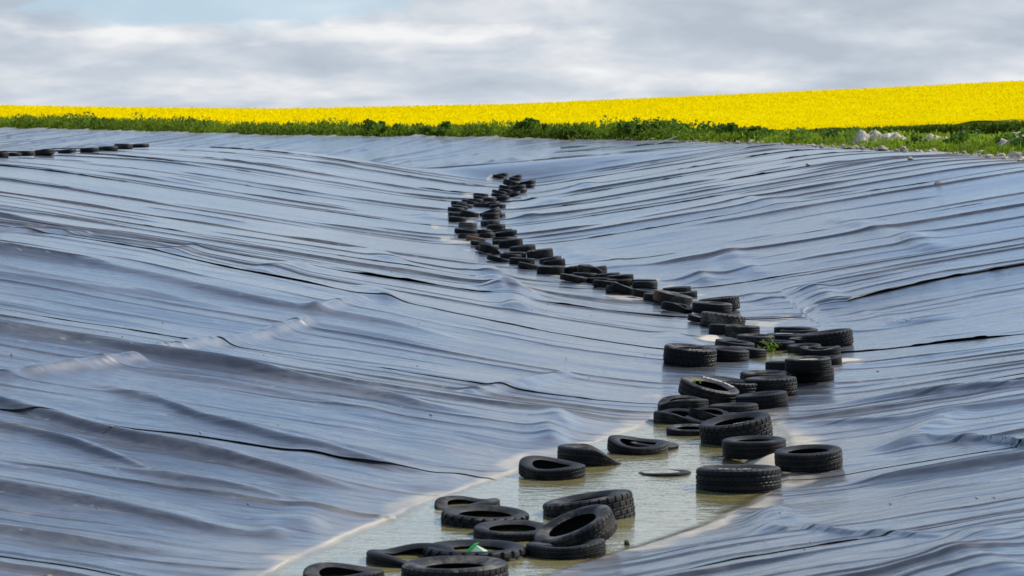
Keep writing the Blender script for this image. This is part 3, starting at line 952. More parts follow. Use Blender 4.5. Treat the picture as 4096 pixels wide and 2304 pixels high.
# far end of the line
T(1984, 2034, 710, 8); T(1969, 2024, 716, -10, 'slim'); T(2042, 2088, 714, 15, 'slim'); T(2036, 2085, 724, -4, 'slim')
T(2009, 2077, 745, -15, 'wide'); T(2080, 2145, 741, 12); T(2085, 2139, 753, 10, 'slim'); T(1995, 2056, 757, -10, 'slim'); T(2037, 2106, 762, 8)
T(1995, 2047, 774, -8); T(2049, 2110, 774, 12); T(1966, 2027, 777, -12, 'slim'); T(1899, 1946, 787, -4, 'slim'); T(1967, 2022, 790, -8, 'slim'); T(2030, 2080, 789, 14)
T(1896, 1950, 800, -6, 'slim'); T(1981, 2036, 804, 8); T(1930, 1981, 807, 0, 'slim'); T(1870, 1932, 810, -4, 'slim'); T(1844, 1914, 819, -12, 'slim')
T(1809, 1861, 821, -5, 'slim'); T(1892, 1962, 829, 3, 'slim'); T(1931, 2001, 830, 12); T(1830, 1883, 831, -14, 'slim'); T(1963, 2019, 834, 3, 'slim')
T(1808, 1867, 839, -8, 'slim'); T(1791, 1855, 848, -4, 'slim'); T(1921, 2009, 868, 20, 'big'); T(1793, 1858, 870, -6, 'slim'); T(1838, 1913, 872, -12, 'wide')
T(1955, 2020, 876, 8, 'road'); T(1934, 1992, 870, 4, 'slim', lift=.14); T(1933, 1994, 882, 0, 'slim'); T(1794, 1862, 890, -5); T(1922, 2000, 906, 4)
T(1832, 1908, 916, -3, 'wide', mat='rubber_pale'); T(1949, 2020, 922, 3); T(1843, 1918, 930, -8, 'slim'); T(1970, 2050, 936, 6, 'slim'); T(1886, 1963, 937, 2, 'slim')
T(1815, 1908, 941, -6, 'slim'); T(1979, 2071, 949, 8, 'slim'); T(1904, 1981, 955, 3); T(1830, 1914, 959, -3); T(1864, 1939, 967, -10, 'slim', mat='rubber_brown')
T(1975, 2045, 968, 3, 'slim'); T(1974, 2045, 980, 4, 'slim'); T(1879, 1963, 988, -8, 'slim'); T(1995, 2094, 992, 7, 'big'); T(1910, 1994, 1000, -12, 'slim')
T(1898, 1985, 1011, -12, 'slim'); T(2039, 2145, 1015, 5); T(1908, 2012, 1019, -20, 'twist')
T(2013, 2106, 1032, 0, 'slim', 'slim tyre half hidden behind others where the line bends right'); T(2000, 2084, 1037, -4, 'slim')
T(2109, 2216, 1036, 7, 'big', 'deep black tyre with shiny right shoulder, set alone on the right of the bend')
T(1944, 2040, 1051, -15, 'slim'); T(2159, 2250, 1057, 9, 'road'); T(2036, 2140, 1063, -3)
T(2172, 2264, 1066, 8, 'road', 'front one of two leaning tyres on the right of the bend'); T(2069, 2168, 1080, -12, 'slim')
T(2238, 2334, 1095, 8, 'road'); T(2147, 2258, 1098, 0, 'road'); T(2338, 2430, 1098, 8, 'lug'); T(2310, 2428, 1105, -4, 'pinch', 'collapsed tyre with sagging right wall beside a worn knobbly tyre')
T(2300, 2381, 1116, -2, 'slim'); T(2385, 2484, 1118, 5, 'slim'); T(2430, 2538, 1126, 4, 'slim', lift=.05)
T(2238, 2354, 1131, -10, 'slim'); T(2350, 2452, 1136, 0, 'slim'); T(2532, 2628, 1142, 0, 'slim'); T(2430, 2534, 1144, 0, 'slim')
T(2373, 2471, 1153, -6, 'road'); T(2537, 2628, 1156, 0, 'road', 'smooth tyre in front of another at the right side below the bend'); T(2446, 2543, 1168, -20, 'slim', 'tyre tipped steeply down to the right between flat tyres', lift=.05)
T(2424, 2527, 1176, -6, 'road', 'tyre lying on the left edge of the line, just below the steeply tipped one')
T(2655, 2770, 1177, 4, 'slim', 'tyre with pale dusty rim behind another, right of the mud stained one'); T(2535, 2627, 1195, -10, 'road')
T(2688, 2791, 1192, 3, 'slump', 'rounded soft tyre with bulging wall, right of the mud stained tyre'); T(2578, 2680, 1210, -5, 'road', 'tyre squeezed between the line and the mud stained tyre')
T(2612, 2773, 1223, -12, 'road', 'large tyre stained orange brown with mud on its left side', mat='rubber_brown', yaw=0)
T(2804, 2969, 1247, 6, 'big', 'big tilted tyre with blocky tread and sand filled top on the right slope', sand=True); T(2645, 2774, 1250, -9, 'saddle', 'sagging tyre with ribbed tread below the mud stained tyre', yaw=30)
T(2773, 2935, 1262, -3, 'zigs', 'flat tyre with notched shoulder in front of the sand filled tyre')
T(2762, 2868, 1297, -10, 'slump', 'folded small tyre peeping out left of the chunky tractor-like tread'); T(2806, 2988, 1313, -7, 'chunk', 'brownish tyre with coarse chunky lugs along its shoulder', mat='rubber_brown2')
T(2844, 2962, 1342, -1, 'wide', 'tyre half hidden behind the tall smooth wide tyre'); T(2905, 3046, 1354, -1, 'wide', 'tall wide tyre with smooth dark tread below the chunky one')
T(3104, 3257, 1353, 0, 'road', 'rear one of two overlapping tyres at the right above the weed'); T(3127, 3282, 1358, 2, 'slim', 'front one of two overlapping tyres at the right above the weed', lift=0)
T(3205, 3330, 1371, 5, 'slim', 'tyre behind the large tilted tyre at the right side'); T(3072, 3220, 1375, 0, 'slim', 'low tyre with bright glare on its upper rim', glare=True)
T(3170, 3290, 1389, 1, 'slim'); T(3226, 3430, 1394, 8, 'lug', 'large tilted tyre with cut blocks reaching furthest right up the slope')
T(2952, 3106, 1399, -1, 'wide', 'tyre standing by the pale sand patch'); T(2864, 3024, 1410, -6, 'slim', 'rear tyre of three leaning left of the small weed'); T(3040, 3189, 1412, 0, 'road', 'ring shaped tyre directly behind the small weed')
T(3163, 3290, 1425, 3, 'road', 'tyre mostly hidden behind the smooth worn one by the puddle'); T(3212, 3372, 1431, 2, 'slump', 'smooth worn tyre at the right end of the puddle')
T(2918, 3072, 1438, -5, 'road', 'tyre dipping into the puddle left of the weed'); T(2811, 3003, 1455, -6, 'zigs', 'tyre with toothed shoulder just right of the lettered desert tyre')
T(2657, 2872, 1471, -5, 'big', 'big tyre with white word on its wall, alone at the left edge', word=('DESERT', 285, .085, 'white_letter', 1.4), pit=1.0)
T(3255, 3360, 1470, 8, 'slim', 'torn tyre peeping out behind the stacked pair'); T(3070, 3242, 1507, 0, 'wide', 'tyre wedged left behind the stacked pair')
T(3151, 3338, 1493, 2, 'road', 'upper tyre of a stacked pair, filled with pale sand', lift=.17, sand=True); T(3151, 3351, 1532, 4, 'zigs', 'lower tyre of the stacked pair, zigzag grooves in its tread')
T(2970, 3181, 1557, 0, 'zigs', 'tyre lying behind a larger deep tyre at the right of the cluster'); T(2793, 2985, 1562, -6, 'slim', 'flat tyre behind the white lettered leaning one')
T(2958, 3124, 1583, -1, 'slim', 'narrow tyre tucked between a deep tyre and a lugged one'); T(2990, 3202, 1588, 2, 'big', 'deep tyre with zigzag tread at the right of the cluster')
T(2834, 3042, 1598, -5, 'lug', 'lugged tyre leaning on the white lettered one'); T(2712, 2956, 1628, -13, 'road', 'leaning tyre with long white word round its wall and a green leaf', word=('ADVENTURER', 62, .084, 'white_letter', 1.5), leaf=True, pit=6)
T(2954, 3166, 1640, 6, 'road', 'tyre tilted up to the right below the deep zigzag tyre'); T(2637, 2843, 1657, -1, 'saddle', 'buckled tyre with one flattened side at the upper left of the pool', yaw=-100)
T(2844, 3045, 1680, 2, 'road', 'clean ribbed tyre right of the buckled ones'); T(2618, 2802, 1698, -1, 'saddle', 'sagging tyre at the pool edge in front of the buckled one', yaw=25, wet=1)
T(2764, 2930, 1689, -2, 'twist', 'crumpled tyre lying on a flat one in the shallow water', wet=1, lift=.03, yaw=-20); T(2747, 2972, 1710, 3, 'slump', 'flat tyre under the crumpled one, shiny right end', wet=1, sink=.05)
T(2671, 2860, 1746, 0, 'slim', 'low tyre half sunk left of the huge knobbly tyre', wet=1, sink=.04)
T(2819, 3113, 1787, 10, 'big', 'huge knobbly tyre tilted up to the right with faded script on its wall', word=('Mille', 278, .085, 'grey_letter', 1.2), wet=1, pit=1.5)
T(2901, 3160, 1837, 2, 'rib', 'smooth shouldered tyre in front of the huge knobbly one', wet=1, pit=1.5)
T(3116, 3390, 1894, 4, 'road', 'tyre furthest right by the pool, leaning on the liner', pit=0)
T(2799, 3144, 1976, 1, 'wide', 'big wide tyre with white lettering standing at the right shore of the pool', word=('DUNLOP', 260, .085, 'white_letter', 1.6), wet=1, pit=-3.0, z_off=-.03)
# in the pool
T(2507, 2720, 1805, -5, 'slim', 'sunken tyre behind its twin in the upper pool', wet=1, sink=.055); T(2434, 2674, 1822, -5, 'slump', 'flattish tyre with open ring in the upper pool', wet=1, sink=.03, pit=2)
T(2230, 2497, 1868, -2, 'pinch', 'tyre squashed to a point on its right, by the left shore', wet=1, sink=.02); T(2076, 2341, 1922, -3, 'slump', 'soft rounded tyre nearest the left shore of the pool', wet=1, sink=.02, pit=2)
T(2553, 2775, 1908, 2, 'slim', 'tyre almost wholly under water in the middle of the pool', wet=1, sink=.078)
T(1733, 2000, 2050, 0, 'saddle', 'sagging tyre furthest left in the middle of the pool', wet=1, sink=.06, yaw=-60)
T(2183, 2554, 2086, 9, 'lug', 'big tyre with interlocking tread blocks tilted up to the right in the pool', wet=1, sink=.05)
T(1756, 2116, 2116, -2, 'chunk', 'lugged tyre lying flat in front of the sagging one', wet=1, sink=.13, pit=-1)
T(1891, 2209, 2168, 0, 'slim', 'open flat tyre with wide ring in the middle of the near group', wet=1, sink=.065, pit=1)
T(2160, 2500, 2200, 22, 'road', 'tyre standing tilted with its right side up in the near group', wet=1, sink=.03, pit=9)
T(1683, 2110, 2258, 0, 'chunk', 'knobbly tyre carrying the green plastic scrap', wet=1, sink=.15, pit=-1)
T(2110, 2427, 2243, 3, 'slump', 'smooth tyre in front of the tilted one at the near right shore', wet=1, sink=.0)
T(1455, 1820, 2275, 1, 'saddle', 'wavy tyre with sagging near wall in the nearest row', wet=1, sink=.085, yaw=10)
T(1597, 2034, 2366, 1, 'wide', 'biggest smooth tyre at the bottom edge of the picture', wet=1, sink=.10)
T(1201, 1526, 2358, 0, 'slump', 'dark tyre at the bottom edge nearest the left shore', wet=1, sink=.03)
LEFT = 'tyres in a short row on the crest at the far left'
for a in [(-52, 26, 633, 0, 'road'), (8, 78, 631, 0, 'slim'), (62, 133, 628, 2, 'road'), (130, 211, 624, 7, 'road'), (226, 299, 619, 6, 'slim'), (314, 389, 612, 3, 'slim'), (385, 466, 607, 4, 'slim'), (450, 525, 599, 1, 'road'), (520, 591, 596, 2, 'slim')]:
    T(*a[:5], group=LEFT)
KIND['zigs'] = (.132, 'zig', None)
M['rubber_brown2'] = rubber_material('dusty_brown_rubber', (.034, .029, .022), 1.1)

def ordinal(n):
    return '%d%s' % (n, 'th' if 10 <= n % 100 <= 20 else {1: 'st', 2: 'nd', 3: 'rd'}.get(n % 10, 'th'))

TYRE_AT = {}
def build_tyres():
    rr = random.Random(3)
    placed = []
    for d in TY:
        cx = .5 * (d['xl'] + d['xr']); wpx = d['xr'] - d['xl']
        wl = 0.0 if d.get('wet') else None
        px, py, pz = stand(cx, d['yb'], wl, d.get('lift', 0.0))
        D = wpx / FPX * py
        D = wpx / FPX * (py + D / 2)
        d['D'] = min(max(D, .50), .86)
        d['pos'] = (px, py, pz)
        placed.append(d)
    main = sorted([d for d in placed if 'group' not in d], key=lambda d: -d['pos'][1])
    for i, d in enumerate(main): d['ord'] = i + 1
    left = sorted([d for d in placed if 'group' in d], key=lambda d: d['xl'])
    for i, d in enumerate(left): d['ord'] = i + 1
    for d in placed:
        D = d['D']; px, py, pz = d['pos']; h = KIND[d['kind']][0]
        yaw = math.radians(d.get('yaw', None) if 'yaw' in d else (rr.uniform(0, 360) if KIND[d['kind']][2] is None else rr.uniform(-30, 30)))
        slope = float(basin(np.array(px), np.array(py + D)) - basin(np.array(px), np.array(py))) / D
        pitch = math.atan(max(min(slope, .1), -.1)) * .5 + math.radians(d.get('pit', rr.uniform(-4.2, .2)))
        roll = math.radians(d['roll'])
        if 'word' in d or 'leaf' in d: yaw = 0.0
        Rm = Matrix.Rotation(-roll, 4, 'Y') @ Matrix.Rotation(pitch, 4, 'X')
        front = Rm @ Vector((0, -D / 2, 0))
        loc = Vector((px, py, pz)) - front
        loc.z -= d.get('sink', .0) + .008
        loc.z += d.get('z_off', 0) + (.05 if 'group' in d else (.018 if not d.get('wet') else 0))
        Mw = Matrix.Translation(loc) @ Rm @ Matrix.Rotation(yaw, 4, 'Z') @ Matrix.Scale(D, 4)
        mat = M[d.get('mat', 'rubber')]
        mats = M[d['mat']] if 'mat' in d else M['rubber_side']
        if (d['xr'] - d['xl']) < 92:
            me = single(d['kind'])
            if len(me.materials) == 0: me.materials.append(M['rubber'])
            o = bpy.data.objects.new('tyre', me); COL.objects.link(o)
            if 'mat' in d:
                o.material_slots[0].link = 'OBJECT'; o.material_slots[0].material = mat
        else:
            o = bpy.data.objects.new('tyre', None); COL.objects.link(o); o.empty_display_size = .1
            ms = proto(d['kind'])
            for nm, key, mm in (('tread', 'tread', mat), ('sidewall', 'sidewall', mats), ('sidewall', 'lower', mats), ('inner_lining', 'lining', M['lining'])):
                if len(ms[key].materials) == 0: ms[key].materials.append(M['rubber'])
                c = bpy.data.objects.new(nm, ms[key]); COL.objects.link(c); c.parent = o
                c.material_slots[0].link = 'OBJECT'; c.material_slots[0].material = mm
            if 'word' in d:
                w = d['word']; lettering(o, w[0], h, w[1], w[2], M[w[3]], w[4])
            if d.get('sand'):
                n = 28; a = np.arange(n) * 2 * math.pi / n
                vv = [(0, 0, h * 1.9)] + [(.16 * math.cos(t), .16 * math.sin(t), h * 1.75 + .01 * rr.uniform(-1, 1)) for t in a] + [(.345 * math.cos(t), .345 * math.sin(t), h * 1.62) for t in a]
                ff = [(0, 1 + i, 1 + (i + 1) % n) for i in range(n)] + [(1 + i, 1 + n + i, 1 + n + (i + 1) % n, 1 + (i + 1) % n) for i in range(n)]
                link('sand_fill', make_mesh('sand_fill', vv, ff), o, M['sand'])
            if d.get('glare'):  # glare on the upper rim, painted as an added pale glossy strip
                n = 40; a = np.linspace(math.radians(75), math.radians(165), n)
                vv = [(.30 * math.cos(t), .30 * math.sin(t), h * 1.80) for t in a] + [(.345 * math.cos(t), .345 * math.sin(t), h * 1.93) for t in a]
                ff = [(i, i + n, i + n + 1, i + 1) for i in range(n - 1)]
                link('glare_strip', make_mesh('glare_strip', vv, ff), o, plain('painted_glare', (.3, .3, .3), .12, 1.0))
        o.matrix_world = Mw
        o.name = 'tyre'
        lean = 'tipped down to the right' if d['roll'] <= -8 else ('tipped up to the right' if d['roll'] >= 8 else 'lying flat')
        if 'group' in d:
            lab = 'small black tyre in the far left crest row, %s from the left' % ordinal(d['ord'])
            if d['ord'] == 1: lab = 'tyre cut by the left picture edge in the far crest row'
            if d['ord'] == len(left): lab = 'rightmost small black tyre of the far left crest row'
            tag(o, lab, 'tyre', LEFT)
        else:
            lab = d['label'] or 'black tyre %s, %s from the far end of the winding line' % (lean, ordinal(d['ord']))
            tag(o, lab, 'tyre', ROW)
        TYRE_AT[d['label'] or d['ord']] = (o, d)
build_tyres()

# ------------------------------------------------------------------ plants: leaves as small quads with a tint
def leaf_quads(cen, size, rng, upright=.5, aspect=2.2, lean=None):
    """one folded leaf (quad) per centre; returns verts, faces"""
    n = len(cen)
    a = rng.uniform(0, 2 * np.pi, n)
    el = np.clip(rng.normal(upright * 1.3, .45, n), -.4, 1.5)
    d = np.stack([np.cos(a) * np.cos(el), np.sin(a) * np.cos(el), np.sin(el)], -1)
    s = np.cross(d, rng.normal(size=(n, 3))); s /= np.linalg.norm(s, axis=1)[:, None] + 1e-9
    L = np.asarray(size)[:, None] * np.ones((n, 1)); Wd = L / aspect
    v = np.stack([cen - d * L * .5, cen + s * Wd * .5, cen + d * L * .5, cen - s * Wd * .5], 1)
    f = np.arange(n * 4).reshape(n, 4)
    return v.reshape(-1, 3), f

def foliage_object(name, cen, size, tint, mat, rng, upright=.5, aspect=2.2, parent=None):
    v, f = leaf_quads(cen, size, rng, upright, aspect)
    me = make_mesh(name, v, f, smooth=False)
    set_attr(me, 'tint', np.repeat(tint, 4))
    return link(name, me, parent, mat)

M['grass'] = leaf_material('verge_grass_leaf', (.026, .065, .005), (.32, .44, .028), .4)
M['mallow'] = leaf_material('broad_weed_leaf', (.026, .070, .010), (.19, .33, .035), .35)
M['weed'] = leaf_material('young_weed_leaf', (.10, .20, .015), (.30, .42, .05), .35)
M['flower'] = leaf_material('rape_blossom', (.82, .62, .001), (.97, .79, .002), .30, spec=0.0)
M['cropleaf'] = leaf_material('rape_stem_leaf', (.04, .08, .008), (.20, .28, .02), .35)
M['stem'] = plain('green_stem', (.07, .10, .03), .7, .2)

def rim_points(n, rng, out0, out1, y0=55, power=1.0):
    """random points in a band outside the visible rim"""
    seg = [(RIM[i], RIM[i + 1]) for i in range(2, 13)]
    L = np.array([np.linalg.norm(b - a) for a, b in seg])
    k = rng.choice(len(seg), n, p=L / L.sum())
    t = rng.random(n)
    A = np.array([s[0] for s in seg])[k]; B = np.array([s[1] for s in seg])[k]
    Pn = A + (B - A) * t[:, None]
    T_ = (B - A) / np.linalg.norm(B - A, axis=1)[:, None]
    N = np.stack([T_[:, 1], -T_[:, 0]], -1)
    o = out0 + (out1 - out0) * rng.random(n) ** power
    q = Pn + N * o[:, None]
    return q[:, 0], q[:, 1], o

def build_field():
    rng = np.random.default_rng(21)
    # closed canopy of the crop, seen at a low angle
    us = np.linspace(-.42, .42, 300)
    ts = np.concatenate([np.linspace(0, .06, 26), np.linspace(.06, 1.0, 120)[1:], np.linspace(1.0, 2.6, 24)[1:]])
    U, Tt = np.meshgrid(us, ts)
    YN = np.interp(U, _UE, _YN) + 1.2 * noise2(U * 60, U * 0, 4)
    Y = YN + (YC - YN) * Tt; X = U * Y
    zt, _ = crop_top(X, Y)
    Z = zt - .12 + .09 * noise2(X / 1.1, Y / 1.3, 60) + .10 * noise2(X / 5, Y / 9, 61)
    V = np.stack([X, Y, Z], -1)
    skirt = V[:1].copy(); skirt[..., 2] -= 1.0
    V = np.concatenate([skirt, V]).reshape(-1, 3)
    F = grid_faces(len(ts) + 1, len(us))
    canopy_n = len(V)
    # blossom heads
    n = 170000
    u = rng.uniform(-.40, .40, n)
    t = rng.random(n) ** 2.2 * 1.02
    yn = np.interp(u, _UE, _YN)
    y = yn + (YC - yn) * t + rng.normal(0, .5, n) * (t < .02); x = u * y
    zt, _ = crop_top(x, y)
    gaps = fbm(x / 4, y / 7, 62, 3)
    z = zt + rng.normal(-.03, .06, n) + .05 * gaps
    front = (y < yn + 2.2)
    z = np.where(front, zt - rng.random(n) ** 2.2 * (.62 - .3 * sstep(u, .08, .16)), z)
    size = np.clip(.0008 * y, .10, .24) * rng.uniform(.7, 1.3, n)
    v2, f2 = leaf_quads(np.stack([x, y, z], -1), size, rng, .45, 1.5)
    tint2 = np.clip(.62 + .35 * gaps + .5 * fbm(x / 22, y / 6, 64, 3) + rng.normal(0, .10, n), 0, 1)
    # leafy stalks showing along the near edge
    n3 = 60000
    u3 = rng.uniform(-.40, .40, n3)
    yn3 = np.interp(u3, _UE, _YN)
    y3 = yn3 + 1.2 * noise2(u3 * 60, u3 * 0, 4) - rng.uniform(0, .8, n3); x3 = u3 * y3
    zt3, _ = crop_top(x3, y3)
    z3 = zt3 - .10 - rng.random(n3) * .85
    v3, f3 = leaf_quads(np.stack([x3, y3, z3], -1), rng.uniform(.12, .26, n3), rng, .6, 2.2)
    me = make_mesh('rape_field', np.concatenate([V, v2, v3]), np.concatenate([F, f2 + canopy_n, f3 + canopy_n + len(v2)]), smooth=False)
    ct = np.clip(.55 + .5 * fbm(V[:, 0] / 2, V[:, 1] / 3, 63, 3), 0, 1)
    set_attr(me, 'tint', np.concatenate([ct, np.repeat(tint2, 4), rng.random(len(v3))]))
    me.materials.append(M['flower']); me.materials.append(M['cropleaf'])
    mi = np.zeros(len(me.polygons), np.int32); mi[len(F) + len(f2):] = 1
    mi[:len(us) - 1] = 1
    me.polygons.foreach_set('material_index', mi)
    o = bpy.data.objects.new('rape_field', me); COL.objects.link(o)
    tag(o, 'flowering yellow rape crop covering the hillside behind the reservoir', 'crop field', kind='stuff')
build_field()

def build_verge():
    rng = np.random.default_rng(33)
    cen, size, tint = [], [], []
    def add(c, s, t):
        cen.append(c); size.append(s); tint.append(t)
    # tussocks along the rim: tall and dark on the far bank, lower and brighter to the right
    n = 5200
    x, y, o = rim_points(n, rng, .35, 9.0, power=1.5)
    near = sstep(x, 6, 12)
    keep = rng.random(n) < np.where(near > .5, np.clip(.95 - .02 * o, 0, 1) * (fbm(x / 2.3, y / 3.0, 71, 2) > -.22), .98)
    x, y, o, near = x[keep], y[keep], o[keep], near[keep]
    zg = ground_z(x, y)
    hgt = (.80 + .30 * fbm(x / 4, y / 4, 72, 2)) * (1 - near) + (.34 + .22 * fbm(x / 3, y / 3, 73, 2)) * near
    hgt = np.maximum(hgt, .12) * (1 - .35 * sstep(-o, -1.0, -.2))
    blob = fbm(x / 3, y / 3, 74, 3)
    for k in range(46):
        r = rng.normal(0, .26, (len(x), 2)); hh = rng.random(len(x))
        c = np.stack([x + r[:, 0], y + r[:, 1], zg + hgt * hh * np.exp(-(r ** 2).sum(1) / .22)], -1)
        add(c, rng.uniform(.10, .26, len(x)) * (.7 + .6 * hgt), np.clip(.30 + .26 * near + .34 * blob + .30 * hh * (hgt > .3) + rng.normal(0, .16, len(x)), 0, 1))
    # ground cover over the right-hand bank up to the crop
    n = 46000
    u = rng.uniform(.10, .34, n); yy = rng.uniform(62, 132, n); xx = u * yy
    rd = rim_dist(xx, yy); yn = np.interp(u, _UE, _YN)
    k = (rd < -.5) & (yy < yn + .5) & (fbm(xx / 1.6, yy / 4, 75, 3) > -.08)
    xx, yy = xx[k], yy[k]; zz = ground_z(xx, yy)
    add(np.stack([xx, yy, zz + rng.random(len(xx)) * .22], -1), rng.uniform(.14, .34, len(xx)), np.clip(.62 + .4 * fbm(xx / 5, yy / 5, 76, 3) + rng.normal(0, .15, len(xx)), 0, 1))
    # the left-hand and middle verge behind the tussocks
    n = 26000
    u = rng.uniform(-.34, .12, n); yy = rng.uniform(112, 185, n); xx = u * yy
    rd = rim_dist(xx, yy); yn = np.interp(u, _UE, _YN)
    k = (rd < -.8) & (yy < yn + 1.0)
    xx, yy = xx[k], yy[k]; zz = ground_z(xx, yy)
    add(np.stack([xx, yy, zz + rng.random(len(xx)) * .55], -1), rng.uniform(.15, .34, len(xx)), np.clip(.35 + rng.normal(0, .2, len(xx)), 0, 1))
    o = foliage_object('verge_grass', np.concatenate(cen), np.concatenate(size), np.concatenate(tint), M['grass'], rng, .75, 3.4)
    tag(o, 'rough green grass and weeds along the rim of the reservoir', 'grass', kind='stuff')
build_verge()

def build_weed_cover():
    # broad-leaved weeds in uneven lumps along the middle of the far rim and the right bank: one tangled mass
    rng = np.random.default_rng(35)
    x, y, o = rim_points(420, rng, .5, 3.2)
    k = (rng.random(len(x)) < np.where(x > 11, .35, np.where(x > -14, 1.0, .45))) & (y < 175)
    x, y = x[k], y[k]; zg = ground_z(x, y)
    h = rng.uniform(.35, .95, len(x)) * (1 + .35 * noise2(x / 5, y / 5, 37)) * np.where(x > 10, .6, 1.0)
    r = h * rng.uniform(.55, .9, len(x))
    m = 95
    dv = rng.normal(size=(len(x), m, 3)); dv /= np.linalg.norm(dv, axis=2)[..., None]
    c = np.stack([x, y, zg + h * .55], -1)[:, None, :] + dv * (r[:, None] * rng.uniform(.6, 1.0, (len(x), m)))[..., None] * np.array([1, 1, .75])
    c[..., 2] = np.maximum(c[..., 2], zg[:, None] + .03)
    tint = np.clip(rng.uniform(.15, .75, (len(x), 1)) + rng.normal(0, .15, (len(x), m)), 0, 1)
    ob = foliage_object('weed_cover', c.reshape(-1, 3), rng.uniform(.09, .20, len(x) * m), tint.ravel(), M['mallow'], rng, .2, 1.4)
    tag(ob, 'tangled broad-leaved green weeds covering the far rim', 'weeds', kind='stuff')
build_weed_cover()

def build_bushes():
    rng = np.random.default_rng(44)
    # (pixel x, pixel y of the top in the photograph, width m, height m)
    spots = [(1470, 482, 1.9, 1.15, 'dark broad-leaved weed clump left of the middle of the far rim'),
             (1590, 497, 1.7, .95, 'low broad-leaved weed clump beside the darkest clump on the far rim'),
             (1785, 486, 2.0, 1.10, 'rounded bright weed clump rising above the far rim, left of the tallest'),
             (2118, 476, 1.9, 1.30, 'tallest rounded weed bush standing against the yellow field'),
             (1940, 500, 1.8, .95, 'olive weed clump between the two rounded bushes on the far rim'),
             (2300, 503, 2.2, .95, 'spreading weed bush right of the tallest one on the far rim'),
             (2530, 490, 1.7, 1.0, 'twin topped weed bush near the bare stones on the far rim'),
             (2625, 498, 1.5, .9, 'smaller bright weed bush at the start of the stony rim'),
             (2935, 492, 1.0, .95, 'dark leafy weed bush on the right bank'),
             (3010, 500, 1.2, .8, 'feathery grass tussock right of the dark leafy bush'),
             (1200, 508, 1.6, .75, 'low dark weed clump left of the middle of the rim'),
             (640, 498, 1.4, .7, 'low weed clump at the left part of the rim'),
             (3180, 535, 1.0, .6, 'bright tuft on the stony right bank below the field')]
    for i, (px, py, w, h, lab) in enumerate(spots):
        # stands on the verge behind the rim
        d = ray(px, py)
        ys = np.arange(75, 190, .2); rd = rim_dist(d[0] * ys, ys)
        k = np.argmax(rd < -1.3); X0, Y0 = d[0] * ys[k], ys[k]
        z0 = float(ground_z(np.array(X0), np.array(Y0)))
        top = CAM_Z + d[2] * Y0
        h = max(top - z0, .45) * 1.02
        root = bpy.data.objects.new('weed_bush', None); COL.objects.link(root); root.location = (X0, Y0, z0 - .05)
        w *= 1.25; n = int(620 * w)
        nb = 7
        bc = np.stack([rng.normal(0, w * .26, nb), rng.normal(0, w * .2, nb), rng.uniform(.25, .78, nb) * h], -1); bc[0] = (0, 0, h * .74)
        br = rng.uniform(.2, .34, nb) * min(w, h * 1.3)
        kk = rng.integers(0, nb, n)
        dv = rng.normal(size=(n, 3)); dv /= np.linalg.norm(dv, axis=1)[:, None]
        c = bc[kk] + dv * (br[kk] * rng.uniform(.55, 1.0, n))[:, None]
        c[:, 2] = np.maximum(c[:, 2], .04)
        tint = np.clip(.35 + .35 * dv[:, 2] * 0 + rng.normal(.05, .22, n), 0, 1)
        v, f = leaf_quads(c, rng.uniform(.10, .19, n), rng, .15, 1.25)
        me = make_mesh('foliage', v, f, smooth=False); set_attr(me, 'tint', np.repeat(tint, 4))
        link('foliage', me, root, M['grass'] if 'tussock' in lab else M['mallow'])
        # stems
        vv, ff = [], []
        for j in range(nb):
            b = np.array([rng.normal(0, .08), rng.normal(0, .08), 0]); e = bc[j]
            for (pp, rr_) in ((b, .022), (e, .009)):
                for a in range(4):
                    vv.append((pp[0] + rr_ * math.cos(a * 1.571), pp[1] + rr_ * math.sin(a * 1.571), pp[2]))
            o8 = j * 8
            ff += [(o8 + a, o8 + (a + 1) % 4, o8 + 4 + (a + 1) % 4, o8 + 4 + a) for a in range(4)]
        link('stem', make_mesh('stem', vv, ff), root, M['stem'])
        tag(root, lab, 'bush', 'weed bushes along the rim')
build_bushes()

# ------------------------------------------------------------------ stones, spoil heaps, debris
def rock_mesh(name, seed, sub=2, flat=.7, rough=.28):
    import bmesh
    bm = bmesh.new(); bmesh.ops.create_icosphere(bm, subdivisions=sub, radius=.5)
    rs = np.random.default_rng(seed)
    pl = [(Vector(rs.normal(size=3)).normalized(), rs.uniform(.26, .42)) for _ in range(9)]
    for v in bm.verts:
        for nrm, dd in pl:
            k = v.co.dot(nrm) - dd
            if k > 0: v.co -= nrm * k * .92
        v.co *= 1 + rough * .3 * float(noise2(v.co.x * 5 + seed, v.co.y * 5 + v.co.z * 3, seed))
        v.co.z *= flat
    me = bpy.data.meshes.new(name); bm.to_mesh(me); bm.free()
    return me

